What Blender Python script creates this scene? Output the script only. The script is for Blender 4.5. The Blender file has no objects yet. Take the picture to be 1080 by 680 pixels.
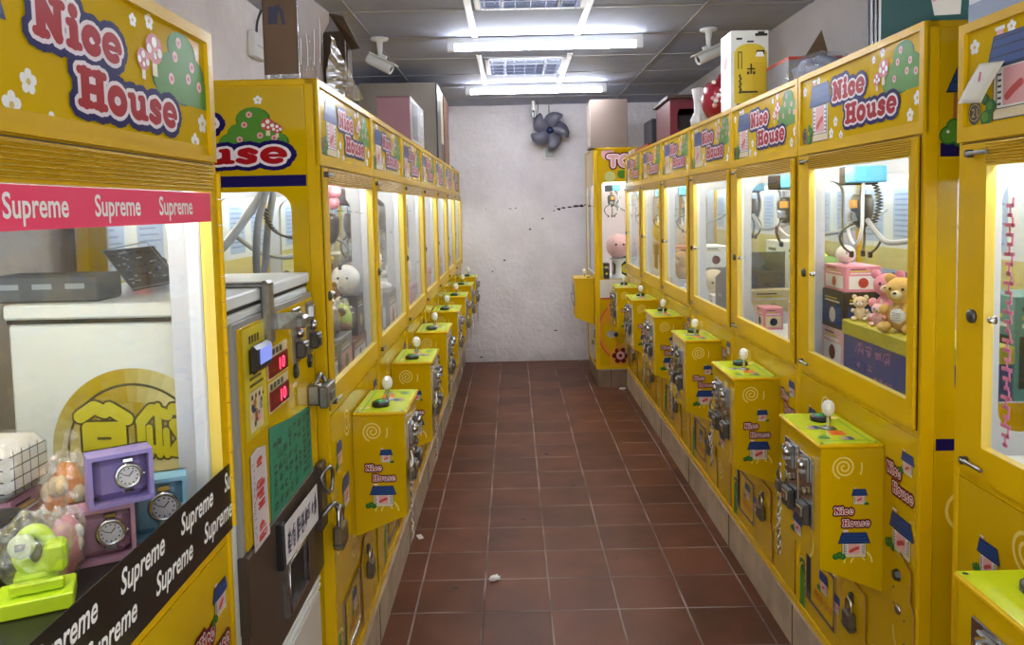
EXPO = 1.85
WORLD = .72
LED = 13.0
TUB = 26.0
FLOOR_A = (.064, .023, .011, 1); FLOOR_B = (.165, .058, .027, 1)
WALL_A = (.66, .61, .62, 1); WALL_B = (.80, .75, .76, 1)
WALLR_C = (.40, .37, .36, 1)
CEIL_C = (.34, .37, .49, 1)
import bpy, math, random
from mathutils import Vector, Matrix, noise
random.seed(7)
PI = math.pi
SC = bpy.context.scene
COL = SC.collection

# ------------------------------------------------------------------ materials
def lin(r, g, b):
    f = lambda c: (c/255/12.92) if c/255 <= .04045 else ((c/255+.055)/1.055)**2.4
    return (f(r), f(g), f(b), 1)

MATS = {}
def mat(name, rgb, rough=.45, metal=0.0, spec=.5, noise_amt=0.0, noise_scale=8.0, bump=0.0, bump_scale=60.0, coat=0.0, emit=None, estr=0.0):
    if name in MATS:
        return MATS[name]
    m = bpy.data.materials.new(name); m.use_nodes = True
    nt = m.node_tree; b = nt.nodes['Principled BSDF']
    c = rgb if len(rgb) == 4 else lin(*rgb)
    b.inputs['Base Color'].default_value = c
    b.inputs['Roughness'].default_value = rough
    b.inputs['Metallic'].default_value = metal
    b.inputs['Specular IOR Level'].default_value = spec
    b.inputs['Coat Weight'].default_value = coat
    b.inputs['Coat Roughness'].default_value = .05
    if noise_amt or bump:
        tc = nt.nodes.new('ShaderNodeTexCoord')
    if noise_amt:
        n = nt.nodes.new('ShaderNodeTexNoise'); n.inputs['Scale'].default_value = noise_scale; n.inputs['Detail'].default_value = 5
        nt.links.new(tc.outputs['Object'], n.inputs['Vector'])
        r = nt.nodes.new('ShaderNodeValToRGB')
        lo = tuple(max(0, x*(1-noise_amt)) for x in c[:3])+(1,); hi = tuple(min(1, x*(1+noise_amt)) for x in c[:3])+(1,)
        r.color_ramp.elements[0].color = lo; r.color_ramp.elements[0].position = .3
        r.color_ramp.elements[1].color = hi; r.color_ramp.elements[1].position = .7
        nt.links.new(n.outputs['Fac'], r.inputs['Fac']); nt.links.new(r.outputs['Color'], b.inputs['Base Color'])
    if bump:
        n2 = nt.nodes.new('ShaderNodeTexNoise'); n2.inputs['Scale'].default_value = bump_scale; n2.inputs['Detail'].default_value = 4
        nt.links.new(tc.outputs['Object'], n2.inputs['Vector'])
        bp = nt.nodes.new('ShaderNodeBump'); bp.inputs['Strength'].default_value = bump; bp.inputs['Distance'].default_value = .01
        nt.links.new(n2.outputs['Fac'], bp.inputs['Height']); nt.links.new(bp.outputs['Normal'], b.inputs['Normal'])
    if emit:
        b.inputs['Emission Color'].default_value = emit if len(emit) == 4 else lin(*emit)
        b.inputs['Emission Strength'].default_value = estr
    MATS[name] = m
    return m

def glass_mat(name, tint=(.97, .98, .98, 1), refl=.06, rough=.02):
    m = bpy.data.materials.new(name); m.use_nodes = True
    nt = m.node_tree; nt.nodes.clear()
    out = nt.nodes.new('ShaderNodeOutputMaterial'); mix = nt.nodes.new('ShaderNodeMixShader')
    tr = nt.nodes.new('ShaderNodeBsdfTransparent'); gl = nt.nodes.new('ShaderNodeBsdfGlossy')
    fr = nt.nodes.new('ShaderNodeLayerWeight'); fr.inputs['Blend'].default_value = .5
    pw = nt.nodes.new('ShaderNodeMath'); pw.operation = 'POWER'; pw.inputs[1].default_value = 5
    ad = nt.nodes.new('ShaderNodeMath'); ad.operation = 'MULTIPLY_ADD'; ad.inputs[1].default_value = .55; ad.inputs[2].default_value = refl*.4; ad.use_clamp = True
    nt.links.new(fr.outputs['Facing'], pw.inputs[0]); nt.links.new(pw.outputs[0], ad.inputs[0])
    tr.inputs['Color'].default_value = tint; gl.inputs['Roughness'].default_value = rough
    nt.links.new(ad.outputs[0], mix.inputs['Fac']); nt.links.new(tr.outputs[0], mix.inputs[1]); nt.links.new(gl.outputs[0], mix.inputs[2])
    nt.links.new(mix.outputs[0], out.inputs['Surface'])
    MATS[name] = m
    return m

def plastic_film(name, dens=.25):
    m = bpy.data.materials.new(name); m.use_nodes = True
    nt = m.node_tree; nt.nodes.clear()
    out = nt.nodes.new('ShaderNodeOutputMaterial'); mix = nt.nodes.new('ShaderNodeMixShader'); mix2 = nt.nodes.new('ShaderNodeMixShader')
    tr = nt.nodes.new('ShaderNodeBsdfTransparent'); gl = nt.nodes.new('ShaderNodeBsdfGlossy'); di = nt.nodes.new('ShaderNodeBsdfDiffuse')
    gl.inputs['Roughness'].default_value = .12; di.inputs['Color'].default_value = (.8, .8, .8, 1)
    tc = nt.nodes.new('ShaderNodeTexCoord'); n = nt.nodes.new('ShaderNodeTexNoise'); n.inputs['Scale'].default_value = 28; n.inputs['Detail'].default_value = 4
    nt.links.new(tc.outputs['Object'], n.inputs['Vector'])
    bp = nt.nodes.new('ShaderNodeBump'); bp.inputs['Strength'].default_value = 1; bp.inputs['Distance'].default_value = .02
    nt.links.new(n.outputs['Fac'], bp.inputs['Height']); nt.links.new(bp.outputs['Normal'], gl.inputs['Normal'])
    mix2.inputs['Fac'].default_value = .25
    nt.links.new(gl.outputs[0], mix2.inputs[1]); nt.links.new(di.outputs[0], mix2.inputs[2])
    mix.inputs['Fac'].default_value = dens
    nt.links.new(tr.outputs[0], mix.inputs[1]); nt.links.new(mix2.outputs[0], mix.inputs[2]); nt.links.new(mix.outputs[0], out.inputs['Surface'])
    MATS[name] = m
    return m

YEL = mat('yellow_enamel', (.67, .405, .002, 1), .30, spec=.15, noise_amt=.05, noise_scale=3)
YPAN = mat('yellow_laminate', (.58, .368, .001, 1), .07, spec=.27, noise_amt=.05, noise_scale=3)
YART = mat('yellow_print', (.62, .40, .003, 1), .15, spec=.08)
YDK = mat('gold_rib', (.62, .40, .02, 1), .25, metal=.5)
YAGE = mat('aged_yellow', (.60, .40, .05, 1), .4)
LIME = mat('lime_top', (.52, .62, .008, 1), .22)
LIMED = mat('lime_shade_print', (.25, .48, .008, 1), .22)
INNER = mat('inner_grey', (.47, .49, .54, 1), .45)
INWHITE = mat('inner_white', (.72, .76, .80, 1), .5)
DARK = mat('dark_gap', (.012, .010, .008, 1), .6)
RED = mat('letter_red', (.37, .008, .012, 1), .3, spec=.08)
PALE = mat('letter_pale', (.80, .70, .72, 1), .3, spec=.1)
NAVY = mat('letter_navy', (.014, .009, .085, 1), .3, spec=.06)
MAROON = mat('maroon_outline', (.13, .004, .008, 1), .3, spec=.2)
GREEN = mat('bush_green', (.09, .25, .03, 1), .35, spec=.1)
GREEND = mat('bush_dark_green', (.03, .14, .025, 1), .35, spec=.1)
BLUE = mat('roof_blue', (.020, .060, .22, 1), .3, spec=.25)
BLUED = mat('roof_dark_blue', (.008, .018, .07, 1), .3, spec=.25)
CREAM = mat('cream_print', (.72, .60, .36, 1), .35)
WHITE = mat('white_print', (.80, .79, .74, 1), .35)
PINKP = mat('pink_print', (.72, .36, .36, 1), .35)
REDP = mat('red_print', (.50, .05, .035, 1), .35)
BLACK = mat('black_print', (.012, .012, .012, 1), .35)
BROWNP = mat('brown_print', (.35, .13, .03, 1), .4)
SWIRL = mat('swirl_yellow', (.86, .68, .16, 1), .25)
CHROME = mat('chrome', (.60, .60, .60, 1), .16, metal=1)
STEEL = mat('worn_steel', (.30, .29, .27, 1), .34, metal=.9, noise_amt=.25, noise_scale=40)
DKSTEEL = mat('dark_steel', (.10, .095, .085, 1), .4, metal=.7)
BRASSY = mat('brassy_lock', (.26, .21, .12, 1), .35, metal=.8)
GUNMET = mat('tarnished_lock', (.16, .14, .10, 1), .4, metal=.6)
BLKPL = mat('black_plastic', (.015, .015, .016, 1), .35)
GRNBTN = mat('green_button', (.01, .22, .03, 1), .25)
KNOB = mat('crystal_knob', (.78, .76, .68, 1), .12, spec=.8)
WHPL = mat('white_plastic', (.72, .72, .70, 1), .35)
GREYPL = mat('grey_plastic', (.32, .34, .36, 1), .4)
GLASS = glass_mat('pane_glass')
FILM = plastic_film('clear_film', .22)
FILMD = plastic_film('packing_film', .20)
LEDT = mat('led_tube', (.9, .9, .9, 1), .5, emit=(.86, .95, 1, 1), estr=LED)
TUBE = mat('fluorescent_tube', (.9, .9, .9, 1), .5, emit=(.86, .91, 1, 1), estr=TUB)

# ------------------------------------------------------------------ mesh builder
class MB:
    def __init__(s):
        s.v = []; s.f = []; s.m = []; s.sm = []; s.mats = []; s.M = None
    def mi(s, m):
        if m not in s.mats: s.mats.append(m)
        return s.mats.index(m)
    def vert(s, p):
        p = Vector(p)
        if s.M is not None: p = s.M @ p
        s.v.append(p); return len(s.v)-1
    def face(s, idx, m, smooth=False):
        s.f.append(tuple(idx)); s.m.append(s.mi(m)); s.sm.append(smooth)
    def poly(s, pts, m, smooth=False):
        s.face([s.vert(p) for p in pts], m, smooth)
    def hexa(s, p, m):
        i = [s.vert(q) for q in p]
        for f in ((0, 3, 2, 1), (4, 5, 6, 7), (0, 1, 5, 4), (1, 2, 6, 5), (2, 3, 7, 6), (3, 0, 4, 7)):
            s.face([i[k] for k in f], m)
    def box(s, x0, x1, y0, y1, z0, z1, m, c=0.0):
        if x0 > x1: x0, x1 = x1, x0
        if y0 > y1: y0, y1 = y1, y0
        if z0 > z1: z0, z1 = z1, z0
        c = min(c, (x1-x0)*.45, (y1-y0)*.45, (z1-z0)*.45)
        if c <= 0:
            s.hexa([(x0, y0, z0), (x1, y0, z0), (x1, y1, z0), (x0, y1, z0), (x0, y0, z1), (x1, y0, z1), (x1, y1, z1), (x0, y1, z1)], m); return
        V = {}
        X = (x0, x1); Y = (y0, y1); Z = (z0, z1)
        for a in (0, 1):
            for b in (0, 1):
                for d in (0, 1):
                    sx, sy, sz = (1, -1)[a], (1, -1)[b], (1, -1)[d]
                    V[a, b, d, 0] = s.vert((X[a], Y[b]+sy*c, Z[d]+sz*c))
                    V[a, b, d, 1] = s.vert((X[a]+sx*c, Y[b], Z[d]+sz*c))
                    V[a, b, d, 2] = s.vert((X[a]+sx*c, Y[b]+sy*c, Z[d]))
        q = ((0, 0), (1, 0), (1, 1), (0, 1))
        for a in (0, 1):
            s.face([V[a, b, d, 0] for b, d in (q if a else q[::-1])], m)
            s.face([V[b, a, d, 1] for b, d in (q[::-1] if a else q)], m)
            s.face([V[b, d, a, 2] for b, d in (q if a else q[::-1])], m)
        for a in (0, 1):
            for b in (0, 1):
                s.face([V[a, b, 0, 0], V[a, b, 1, 0], V[a, b, 1, 1], V[a, b, 0, 1]], m)
                s.face([V[a, 0, b, 0], V[a, 1, b, 0], V[a, 1, b, 2], V[a, 0, b, 2]], m)
                s.face([V[0, a, b, 1], V[1, a, b, 1], V[1, a, b, 2], V[0, a, b, 2]], m)
                for d in (0, 1):
                    s.face([V[a, b, d, 0], V[a, b, d, 1], V[a, b, d, 2]], m)
    def prism(s, pts, ext, m, mcap=None):
        """pts: 3D outline; ext: extrusion vector"""
        n = len(pts); e = Vector(ext)
        a = [s.vert(p) for p in pts]; b = [s.vert(Vector(p)+e) for p in pts]
        s.face(a[::-1], mcap or m); s.face(b, mcap or m)
        for i in range(n):
            j = (i+1) % n
            s.face([a[i], a[j], b[j], b[i]], m)
    def lathe(s, o, axis, prof, m, n=16, smooth=True):
        """prof: list of (r, h) along axis from o"""
        ax = Vector(axis).normalized(); t = Vector((0, 0, 1)) if abs(ax.z) < .9 else Vector((1, 0, 0))
        u = ax.cross(t).normalized(); w = ax.cross(u)
        o = Vector(o); rings = []
        for r, h in prof:
            if r <= 1e-6: rings.append([s.vert(o+ax*h)])
            else: rings.append([s.vert(o+ax*h+(u*math.cos(2*PI*k/n)+w*math.sin(2*PI*k/n))*r) for k in range(n)])
        for A, B in zip(rings, rings[1:]):
            for k in range(n):
                j = (k+1) % n
                if len(A) == 1 and len(B) == 1: continue
                if len(A) == 1: s.face([A[0], B[j], B[k]], m, smooth)
                elif len(B) == 1: s.face([A[k], A[j], B[0]], m, smooth)
                else: s.face([A[k], A[j], B[j], B[k]], m, smooth)
    def cyl(s, p0, p1, r, m, n=14, r1=None, smooth=True):
        p0 = Vector(p0); d = Vector(p1)-p0; L = d.length
        if L < 1e-7: return
        r1 = r if r1 is None else r1
        s.lathe(p0, d, [(0, 0), (r, 0)], m, n, False); s.lathe(p0, d, [(r, 0), (r1, L)], m, n, smooth); s.lathe(p0, d, [(r1, L), (0, L)], m, n, False)
    def ell(s, c, r, m, n=18, k=10, smooth=True, jit=0.0, js=6.0):
        c = Vector(c)
        if not hasattr(r, '__len__'): r = (r, r, r)
        rows = []
        def pt(a, b):
            d = Vector((math.sin(a)*math.cos(b), math.sin(a)*math.sin(b), math.cos(a)))
            f = 1+(jit*noise.noise(d*js+c*37) if jit else 0)
            return c+Vector((d.x*r[0], d.y*r[1], d.z*r[2]))*f
        for i in range(k+1):
            a = PI*i/k
            rows.append([s.vert(pt(a, 0))] if i in (0, k) else [s.vert(pt(a, 2*PI*j/n)) for j in range(n)])
        for A, B in zip(rows, rows[1:]):
            for j in range(n):
                q = (j+1) % n
                if len(A) == 1: s.face([A[0], B[j], B[q]], m, smooth)
                elif len(B) == 1: s.face([A[j], B[0], A[q]], m, smooth)
                else: s.face([A[j], B[j], B[q], A[q]], m, smooth)
    def tube(s, pts, r, m, n=8, sub=4, closed=False):
        P = [Vector(p) for p in pts]
        if sub > 1 and len(P) > 2: P = catmull(P, sub, closed)
        N = len(P); rings = []
        t0 = (P[1]-P[0]).normalized(); up = Vector((0, 0, 1)) if abs(t0.z) < .9 else Vector((1, 0, 0))
        u = t0.cross(up).normalized()
        for i in range(N):
            a = P[(i-1) % N] if (closed or i > 0) else P[i]; b = P[(i+1) % N] if (closed or i < N-1) else P[i]
            t = (b-a)
            if t.length < 1e-9: t = t0.copy()
            t.normalize(); u = (u-t*u.dot(t))
            if u.length < 1e-6: u = t.orthogonal()
            u.normalize(); w = t.cross(u)
            rr = r[min(i*len(r)//N, len(r)-1)] if hasattr(r, '__len__') else r
            rings.append([s.vert(P[i]+(u*math.cos(2*PI*k/n)+w*math.sin(2*PI*k/n))*rr) for k in range(n)])
        prs = list(zip(rings, rings[1:]))+([(rings[-1], rings[0])] if closed else [])
        for A, B in prs:
            for k in range(n):
                j = (k+1) % n
                s.face([A[k], A[j], B[j], B[k]], m, True)
        if not closed:
            s.face(rings[0][::-1], m); s.face(rings[-1], m)
    def plate_hole(s, o, ax, ay, th, w, h, hole, rad, m, mback=None, mrim=None, seg=5):
        """plate in plane o + x*ax + y*ay, thickness vector th, rectangular outline w,h with rounded hole (x0,x1,y0,y1)"""
        o = Vector(o); ax = Vector(ax); ay = Vector(ay); th = Vector(th)
        x0, x1, y0, y1 = hole
        C = [(0, 0), (w, 0), (w, h), (0, h)]
        cc = [(x0+rad, y0+rad), (x1-rad, y0+rad), (x1-rad, y1-rad), (x0+rad, y1-rad)]
        arcs = []
        for k in range(4):
            a0 = PI+k*PI/2
            arcs.append([(cc[k][0]+rad*math.cos(a0+PI/2*i/seg), cc[k][1]+rad*math.sin(a0+PI/2*i/seg)) for i in range(seg+1)])
        for off, mm in ((Vector((0, 0, 0)), m), (th, mback or m)):
            g = lambda p: s.vert(o+ax*p[0]+ay*p[1]+off)
            Ci = [g(c) for c in C]; Ai = [[g(p) for p in a] for a in arcs]
            for k in range(4):
                for i in range(seg): s.face([Ci[k], Ai[k][i+1], Ai[k][i]], mm)
                j = (k+1) % 4
                s.face([Ci[k], Ci[j], Ai[j][0], Ai[k][-1]], mm)
        loop = [p for a in arcs for p in a]
        for L in (loop, C):
            n = len(L); A = [s.vert(o+ax*p[0]+ay*p[1]) for p in L]; B = [s.vert(o+ax*p[0]+ay*p[1]+th) for p in L]
            for i in range(n):
                j = (i+1) % n
                s.face([A[i], A[j], B[j], B[i]], (mrim or m) if L is loop else m)
    def build(s, name, parent=None, loc=None, bevel=0.0):
        me = bpy.data.meshes.new(name)
        me.from_pydata([tuple(v) for v in s.v], [], s.f)
        for m in s.mats: me.materials.append(m)
        me.polygons.foreach_set('material_index', s.m)
        me.polygons.foreach_set('use_smooth', s.sm)
        me.update()
        o = bpy.data.objects.new(name, me); COL.objects.link(o)
        if parent is not None: o.parent = parent
        if loc is not None: o.location = loc
        return o

def catmull(P, sub, closed=False):
    out = []; N = len(P)
    rng = range(N if closed else N-1)
    for i in rng:
        if closed: p0, p1, p2, p3 = P[(i-1) % N], P[i], P[(i+1) % N], P[(i+2) % N]
        else: p0, p1, p2, p3 = P[max(i-1, 0)], P[i], P[i+1], P[min(i+2, N-1)]
        for k in range(sub):
            t = k/sub
            out.append(.5*((2*p1)+(p2-p0)*t+(2*p0-5*p1+4*p2-p3)*t*t+(3*p1-p0-3*p2+p3)*t*t*t))
    if not closed: out.append(P[-1].copy())
    return out

# ------------------------------------------------------------------ flat printed art laid on a surface
class Art:
    cnt = 0
    """prints shapes on a plane: o + x*ax + y*ay, each layer lifted a fraction of a millimetre along n"""
    def __init__(s, mb, o, ax, ay, n, scale=1.0, lift=.0004):
        s.mb = mb; s.o = Vector(o); s.ax = Vector(ax)*scale; s.ay = Vector(ay)*scale; s.n = Vector(n); s.lift = lift; s.seg = 9
    def at(s, x, y, k=1.0):
        a = Art(s.mb, s.o+s.ax*x+s.ay*y, s.ax*k, s.ay*k, s.n, 1.0, s.lift); a.seg = s.seg; return a
    def p(s, x, y, L):
        return s.o+s.ax*x+s.ay*y+s.n*(s.lift*(L+1))
    def poly(s, pts, L, m):
        Art.cnt = (Art.cnt+1) % 53; e = s.n*(Art.cnt*3.2e-6)      # overlapping prints never share one plane
        s.mb.poly([s.p(x, y, L)+e for x, y in pts], m)
    def rect(s, x0, x1, y0, y1, L, m): s.poly([(x0, y0), (x1, y0), (x1, y1), (x0, y1)], L, m)
    def disc(s, x, y, r, L, m, ry=None, n=None, rot=0.0):
        n = n or s.seg+3; ry = r if ry is None else ry; c, d = math.cos(rot), math.sin(rot)
        P = []
        for k in range(n):
            a, b = r*math.cos(2*PI*k/n), ry*math.sin(2*PI*k/n)
            P.append((x+a*c-b*d, y+a*d+b*c))
        s.poly(P, L, m)
    def ring(s, x, y, r0, r1, L, m, n=40):
        for k in range(n):
            a, b = 2*PI*k/n, 2*PI*(k+1)/n
            s.poly([(x+r0*math.cos(a), y+r0*math.sin(a)), (x+r1*math.cos(a), y+r1*math.sin(a)), (x+r1*math.cos(b), y+r1*math.sin(b)), (x+r0*math.cos(b), y+r0*math.sin(b))], L, m)
    def stroke(s, pts, r, L, m, caps=True):
        for (x0, y0), (x1, y1) in zip(pts, pts[1:]):
            dx, dy = x1-x0, y1-y0; l = math.hypot(dx, dy)
            if l < 1e-9: continue
            nx, ny = -dy/l*r, dx/l*r
            s.poly([(x0-nx, y0-ny), (x1-nx, y1-ny), (x1+nx, y1+ny), (x0+nx, y0+ny)], L, m)
        if caps:
            for x, y in pts: s.disc(x, y, r, L, m, n=s.seg)

def arc(cx, cy, rx, ry, a0, a1, n=10):
    return [(cx+rx*math.cos(math.radians(a0+(a1-a0)*k/n)), cy+ry*math.sin(math.radians(a0+(a1-a0)*k/n))) for k in range(n+1)]

# rounded slab letters: (advance, [(points, half width)])
GL = {
 'N': (1.12, [([(.28, .10), (.28, .88)], .13), ([(.26, .88), (.84, .12)], .15), ([(.84, .12), (.84, .9)], .11), ([(.10, .91), (.32, .91)], .09), ([(.10, .09), (.46, .09)], .09), ([(.66, .91), (1.02, .91)], .09)]),
 'i': (.55, [([(.28, .10), (.28, .58)], .14), ([(.28, .90), (.28, .91)], .16), ([(.08, .08), (.48, .08)], .085), ([(.10, .60), (.28, .60)], .085)]),
 'c': (.82, [(arc(.42, .35, .27, .25, 40, 320), .13), ([(.60, .50), (.62, .47)], .15)]),
 'e': (.90, [(arc(.44, .37, .31, .29, 0, 306, 12), .105), ([(.18, .36), (.74, .36)], .05)]),
 'H': (1.18, [([(.30, .10), (.30, .90)], .14), ([(.88, .10), (.88, .90)], .14), ([(.30, .5), (.88, .5)], .10), ([(.09, .91), (.51, .91)], .085), ([(.09, .09), (.51, .09)], .085), ([(.67, .91), (1.09, .91)], .085), ([(.67, .09), (1.09, .09)], .085)]),
 'o': (.92, [(arc(.45, .37, .30, .28, 0, 360, 14), .125)]),
 'u': (1.0, [([(.26, .60), (.26, .28)]+arc(.47, .27, .21, .17, 180, 330, 6), .115), ([(.74, .60), (.74, .12)], .115), ([(.10, .62), (.28, .62)], .07), ([(.60, .62), (.76, .62)], .07), ([(.72, .09), (.92, .09)], .07)]),
 's': (.80, [([(.64, .54), (.46, .64), (.24, .57), (.22, .46), (.40, .37), (.60, .28), (.58, .14), (.38, .07), (.15, .16)], .10)]),
 'T': (.95, [([(.48, .1), (.48, .88)], .15), ([(.12, .86), (.84, .86)], .14)]),
 'O': (1.05, [(arc(.5, .5, .36, .38, 0, 360, 16), .15)]),
 'Y': (1.0, [([(.14, .9), (.48, .48), (.48, .1)], .15), ([(.84, .9), (.48, .48)], .15)]),
}
def word(a, txt, layers, L0=0):
    """layers: list of (extra half width, material), widest first"""
    for k, (ex, m) in enumerate(layers):
        x = 0
        for ch in txt:
            adv, st = GL[ch]
            for pts, r in st:
                a.stroke([(x+px, py) for px, py in pts], r+ex, L0+k, m)
            x += adv
def wlen(txt): return sum(GL[c][0] for c in txt)

def font_text(body, bold=0.0, shear=0.0):
    c = bpy.data.curves.new('t', 'FONT'); c.body = body; c.offset = bold; c.shear = shear; c.resolution_u = 3
    o = bpy.data.objects.new('t', c); COL.objects.link(o)
    dg = bpy.context.evaluated_depsgraph_get(); dg.update()
    ev = o.evaluated_get(dg); me = ev.to_mesh()
    V = [(v.co.x, v.co.y) for v in me.vertices]; F = [tuple(p.vertices) for p in me.polygons]
    ev.to_mesh_clear(); bpy.data.objects.remove(o); bpy.data.curves.remove(c)
    return V, F
_TX = {}
def print_text(a, body, x, y, h, L, m, wscale=1.0, bold=0.0, shear=0.0, fit=None):
    key = (body, bold, shear)
    if key not in _TX: _TX[key] = font_text(*key)
    V, F = _TX[key]
    if not V: return
    x0 = min(v[0] for v in V); x1 = max(v[0] for v in V); k = h/.72
    kx = k*wscale if fit is None else fit/(x1-x0)
    idx = [a.mb.vert(a.p(x+(vx-x0)*kx, y+vy*k, L)) for vx, vy in V]
    for f in F: a.mb.face([idx[i] for i in f], m)

# picture elements (unit: the element's own height or radius)
def flower(a, x, y, r, L=0, m=None):
    for k in range(5):
        t = 2*PI*k/5+.3
        a.disc(x+r*.6*math.cos(t), y+r*.6*math.sin(t), r*.42, L, m or WHITE, n=8)
    a.disc(x, y, r*.25, L+1, YAGE, n=7)
def bush(a, x, y, w, h, L=0, flowers=True):
    blobs = [(.18, .22, .2), (.34, .42, .22), (.52, .72, .26), (.7, .45, .25), (.86, .22, .2), (.5, .3, .32), (.5, .15, .2)]
    for bx, by, r in blobs: a.disc(x+bx*w, y+by*h, r*w*1.05, L, GREEND, ry=r*h*1.02, n=16)
    for bx, by, r in blobs: a.disc(x+bx*w-.01*w, y+by*h+.02*h, r*w*.96, L+1, GREEN, ry=r*h*.93, n=16)
    a.poly([(x, y-.02*h), (x+w*1.03, y-.02*h), (x+w, y+.14*h), (x+.04*w, y+.14*h)], L+1, GREEN)
    if flowers:
        for fx, fy in ((.46, .82), (.38, .6), (.7, .55), (.62, .36), (.84, .3), (.3, .28)):
            a.disc(x+fx*w, y+fy*h, .05*w, L+2, PINKP, n=8); a.disc(x+fx*w, y+fy*h, .022*w, L+3, REDP, n=6)
def mushroom(a, x, y, s, L=0):
    a.poly([(x-.13*s, y), (x+.13*s, y), (x+.10*s, y+.5*s), (x-.10*s, y+.5*s)], L, CREAM)
    a.disc(x, y+.66*s, .42*s, L+1, REDP, ry=.36*s, n=16)
    for dx, dy, r in ((0, .82, .13), (-.26, .62, .12), (.26, .6, .12), (.02, .5, .09)): a.disc(x+dx*s, y+dy*s, r*s, L+2, WHITE, n=9)
def house(a, x, y, w, h, L=0, shrub=True, tall=False):
    rb = .52 if not tall else .58     # roof bottom as a share of the height
    a.rect(x+.10*w, x+.90*w, y, y+rb*h+.04*h, L, BLACK); a.rect(x+.12*w, x+.88*w, y+.015*h, y+rb*h+.02*h, L+1, CREAM)
    a.rect(x+.17*w, x+.83*w, y+.12*h, y+rb*h, L+2, BLACK); a.rect(x+.19*w, x+.81*w, y+.13*h, y+rb*h-.01*h, L+3, WHITE)
    for k in range(6):                 # dotted border beside the picture window
        yy = y+(.16+.055*k*(rb-.16)/.36)*h
        a.rect(x+.20*w, x+.27*w, yy, yy+.025*h, L+4, BLACK); a.rect(x+.73*w, x+.80*w, yy, yy+.025*h, L+4, BLACK)
    a.rect(x+.30*w, x+.70*w, y+.15*h, y+rb*h-.02*h, L+4, PINKP)
    a.stroke([(x+.38*w, y+.24*h), (x+.48*w, y+.30*h), (x+.62*w, y+.36*h)], .05*w, L+5, REDP)
    a.poly([(x-.03*w, y+rb*h), (x+1.03*w, y+rb*h), (x+.90*w, y+.93*h), (x+.10*w, y+.93*h)], L+2, BLUED)
    a.poly([(x+.01*w, y+rb*h+.03*h), (x+.99*w, y+rb*h+.03*h), (x+.88*w, y+.91*h), (x+.12*w, y+.91*h)], L+3, BLUE)
    for k in (.3, .6, .85):
        yy = y+rb*h+k*(.93-rb)*h; ins = .13*k*w
        a.rect(x+ins, x+w-ins, yy, yy+.018*h, L+4, BLUED)
    a.rect(x+.16*w, x+.28*w, y+.93*h, y+h, L+2, PINKP); a.rect(x+.13*w, x+.31*w, y+.98*h, y+1.02*h, L+3, WHITE)
    if shrub:
        for dx, dy, r in ((-.1, .05, .11), (.03, .1, .12), (.14, .04, .1)): a.disc(x+dx*w, y+dy*h, r*w, L+5, GREEND, n=8)
        for dx, dy in ((-.1, .08), (.03, .12), (.12, .05)): a.disc(x+dx*w, y+dy*h, .04*w, L+6, GREEN, n=6)
def spiral(a, x, y, R, turns=2.4, r=None, L=0, start=0.0, m=None):
    n = int(turns*16); pts = []
    for k in range(n+1):
        t = k/n; ang = start+turns*2*PI*t; rr = R*(.12+.88*t)
        pts.append((x+rr*math.cos(ang), y+rr*math.sin(ang)))
    a.stroke(pts, r or R*.05, L, m or SWIRL, caps=False)
def logo(a, x, y, cap, L=0, small=False, dx=None, dy=None):
    """Nice / House in two lines; x,y is the lower left of House"""
    lay = [(.17, MAROON), (.07, WHITE), (-.035, RED)] if small else [(.31, NAVY), (.14, PALE), (0, RED)]
    dx = -1.42 if dx is None else dx; dy = 1.12 if dy is None else dy
    seg = a.seg; a.seg = 6 if small else 9
    for k in range(3):
        word(a.at(x+dx*cap, y+dy*cap, cap), 'Nice', [lay[k]], L+k)
        word(a.at(x, y, cap), 'House', [lay[k]], L+k)
    a.seg = seg
def scribble(a, x0, x1, y0, y1, rows, cols, L, m, r, seed=1, dens=4, vertical=False):
    """loose handwriting: small groups of pen strokes in a grid"""
    rn = random.Random(seed); cw = (x1-x0)/cols; ch = (y1-y0)/rows
    for i in range(rows):
        for j in range(cols):
            if rn.random() < .06: continue
            cx = x0+(j+.5)*cw; cy = y1-(i+.5)*ch
            for k in range(dens):
                if rn.random() < .5: p = [(cx-cw*rn.uniform(.15, .4), cy+ch*rn.uniform(-.35, .35))]; p.append((cx+cw*rn.uniform(.1, .4), p[0][1]+ch*rn.uniform(-.05, .14)))
                else: p = [(cx+cw*rn.uniform(-.35, .35), cy+ch*rn.uniform(.1, .42))]; p.append((p[0][0]+cw*rn.uniform(-.3, .12), cy-ch*rn.uniform(.1, .4)))
                a.stroke(p, r*rn.uniform(.7, 1.2), L, m, caps=False)

# ------------------------------------------------------------------ objects
def tag(o, label, cat, group=None, kind=None):
    o['label'] = label; o['category'] = cat
    if group: o['group'] = group
    if kind: o['kind'] = kind
    return o
def empty(name, loc, rz=0.0):
    o = bpy.data.objects.new(name, None); COL.objects.link(o); o.location = loc; o.rotation_euler = (0, 0, rz); o.empty_display_size = .05
    return o
def copy_tree(o, parent=None):
    c = o.copy(); COL.objects.link(c)
    if parent is not None: c.parent = parent
    for ch in list(o.children): copy_tree(ch, c)
    return c
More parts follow.
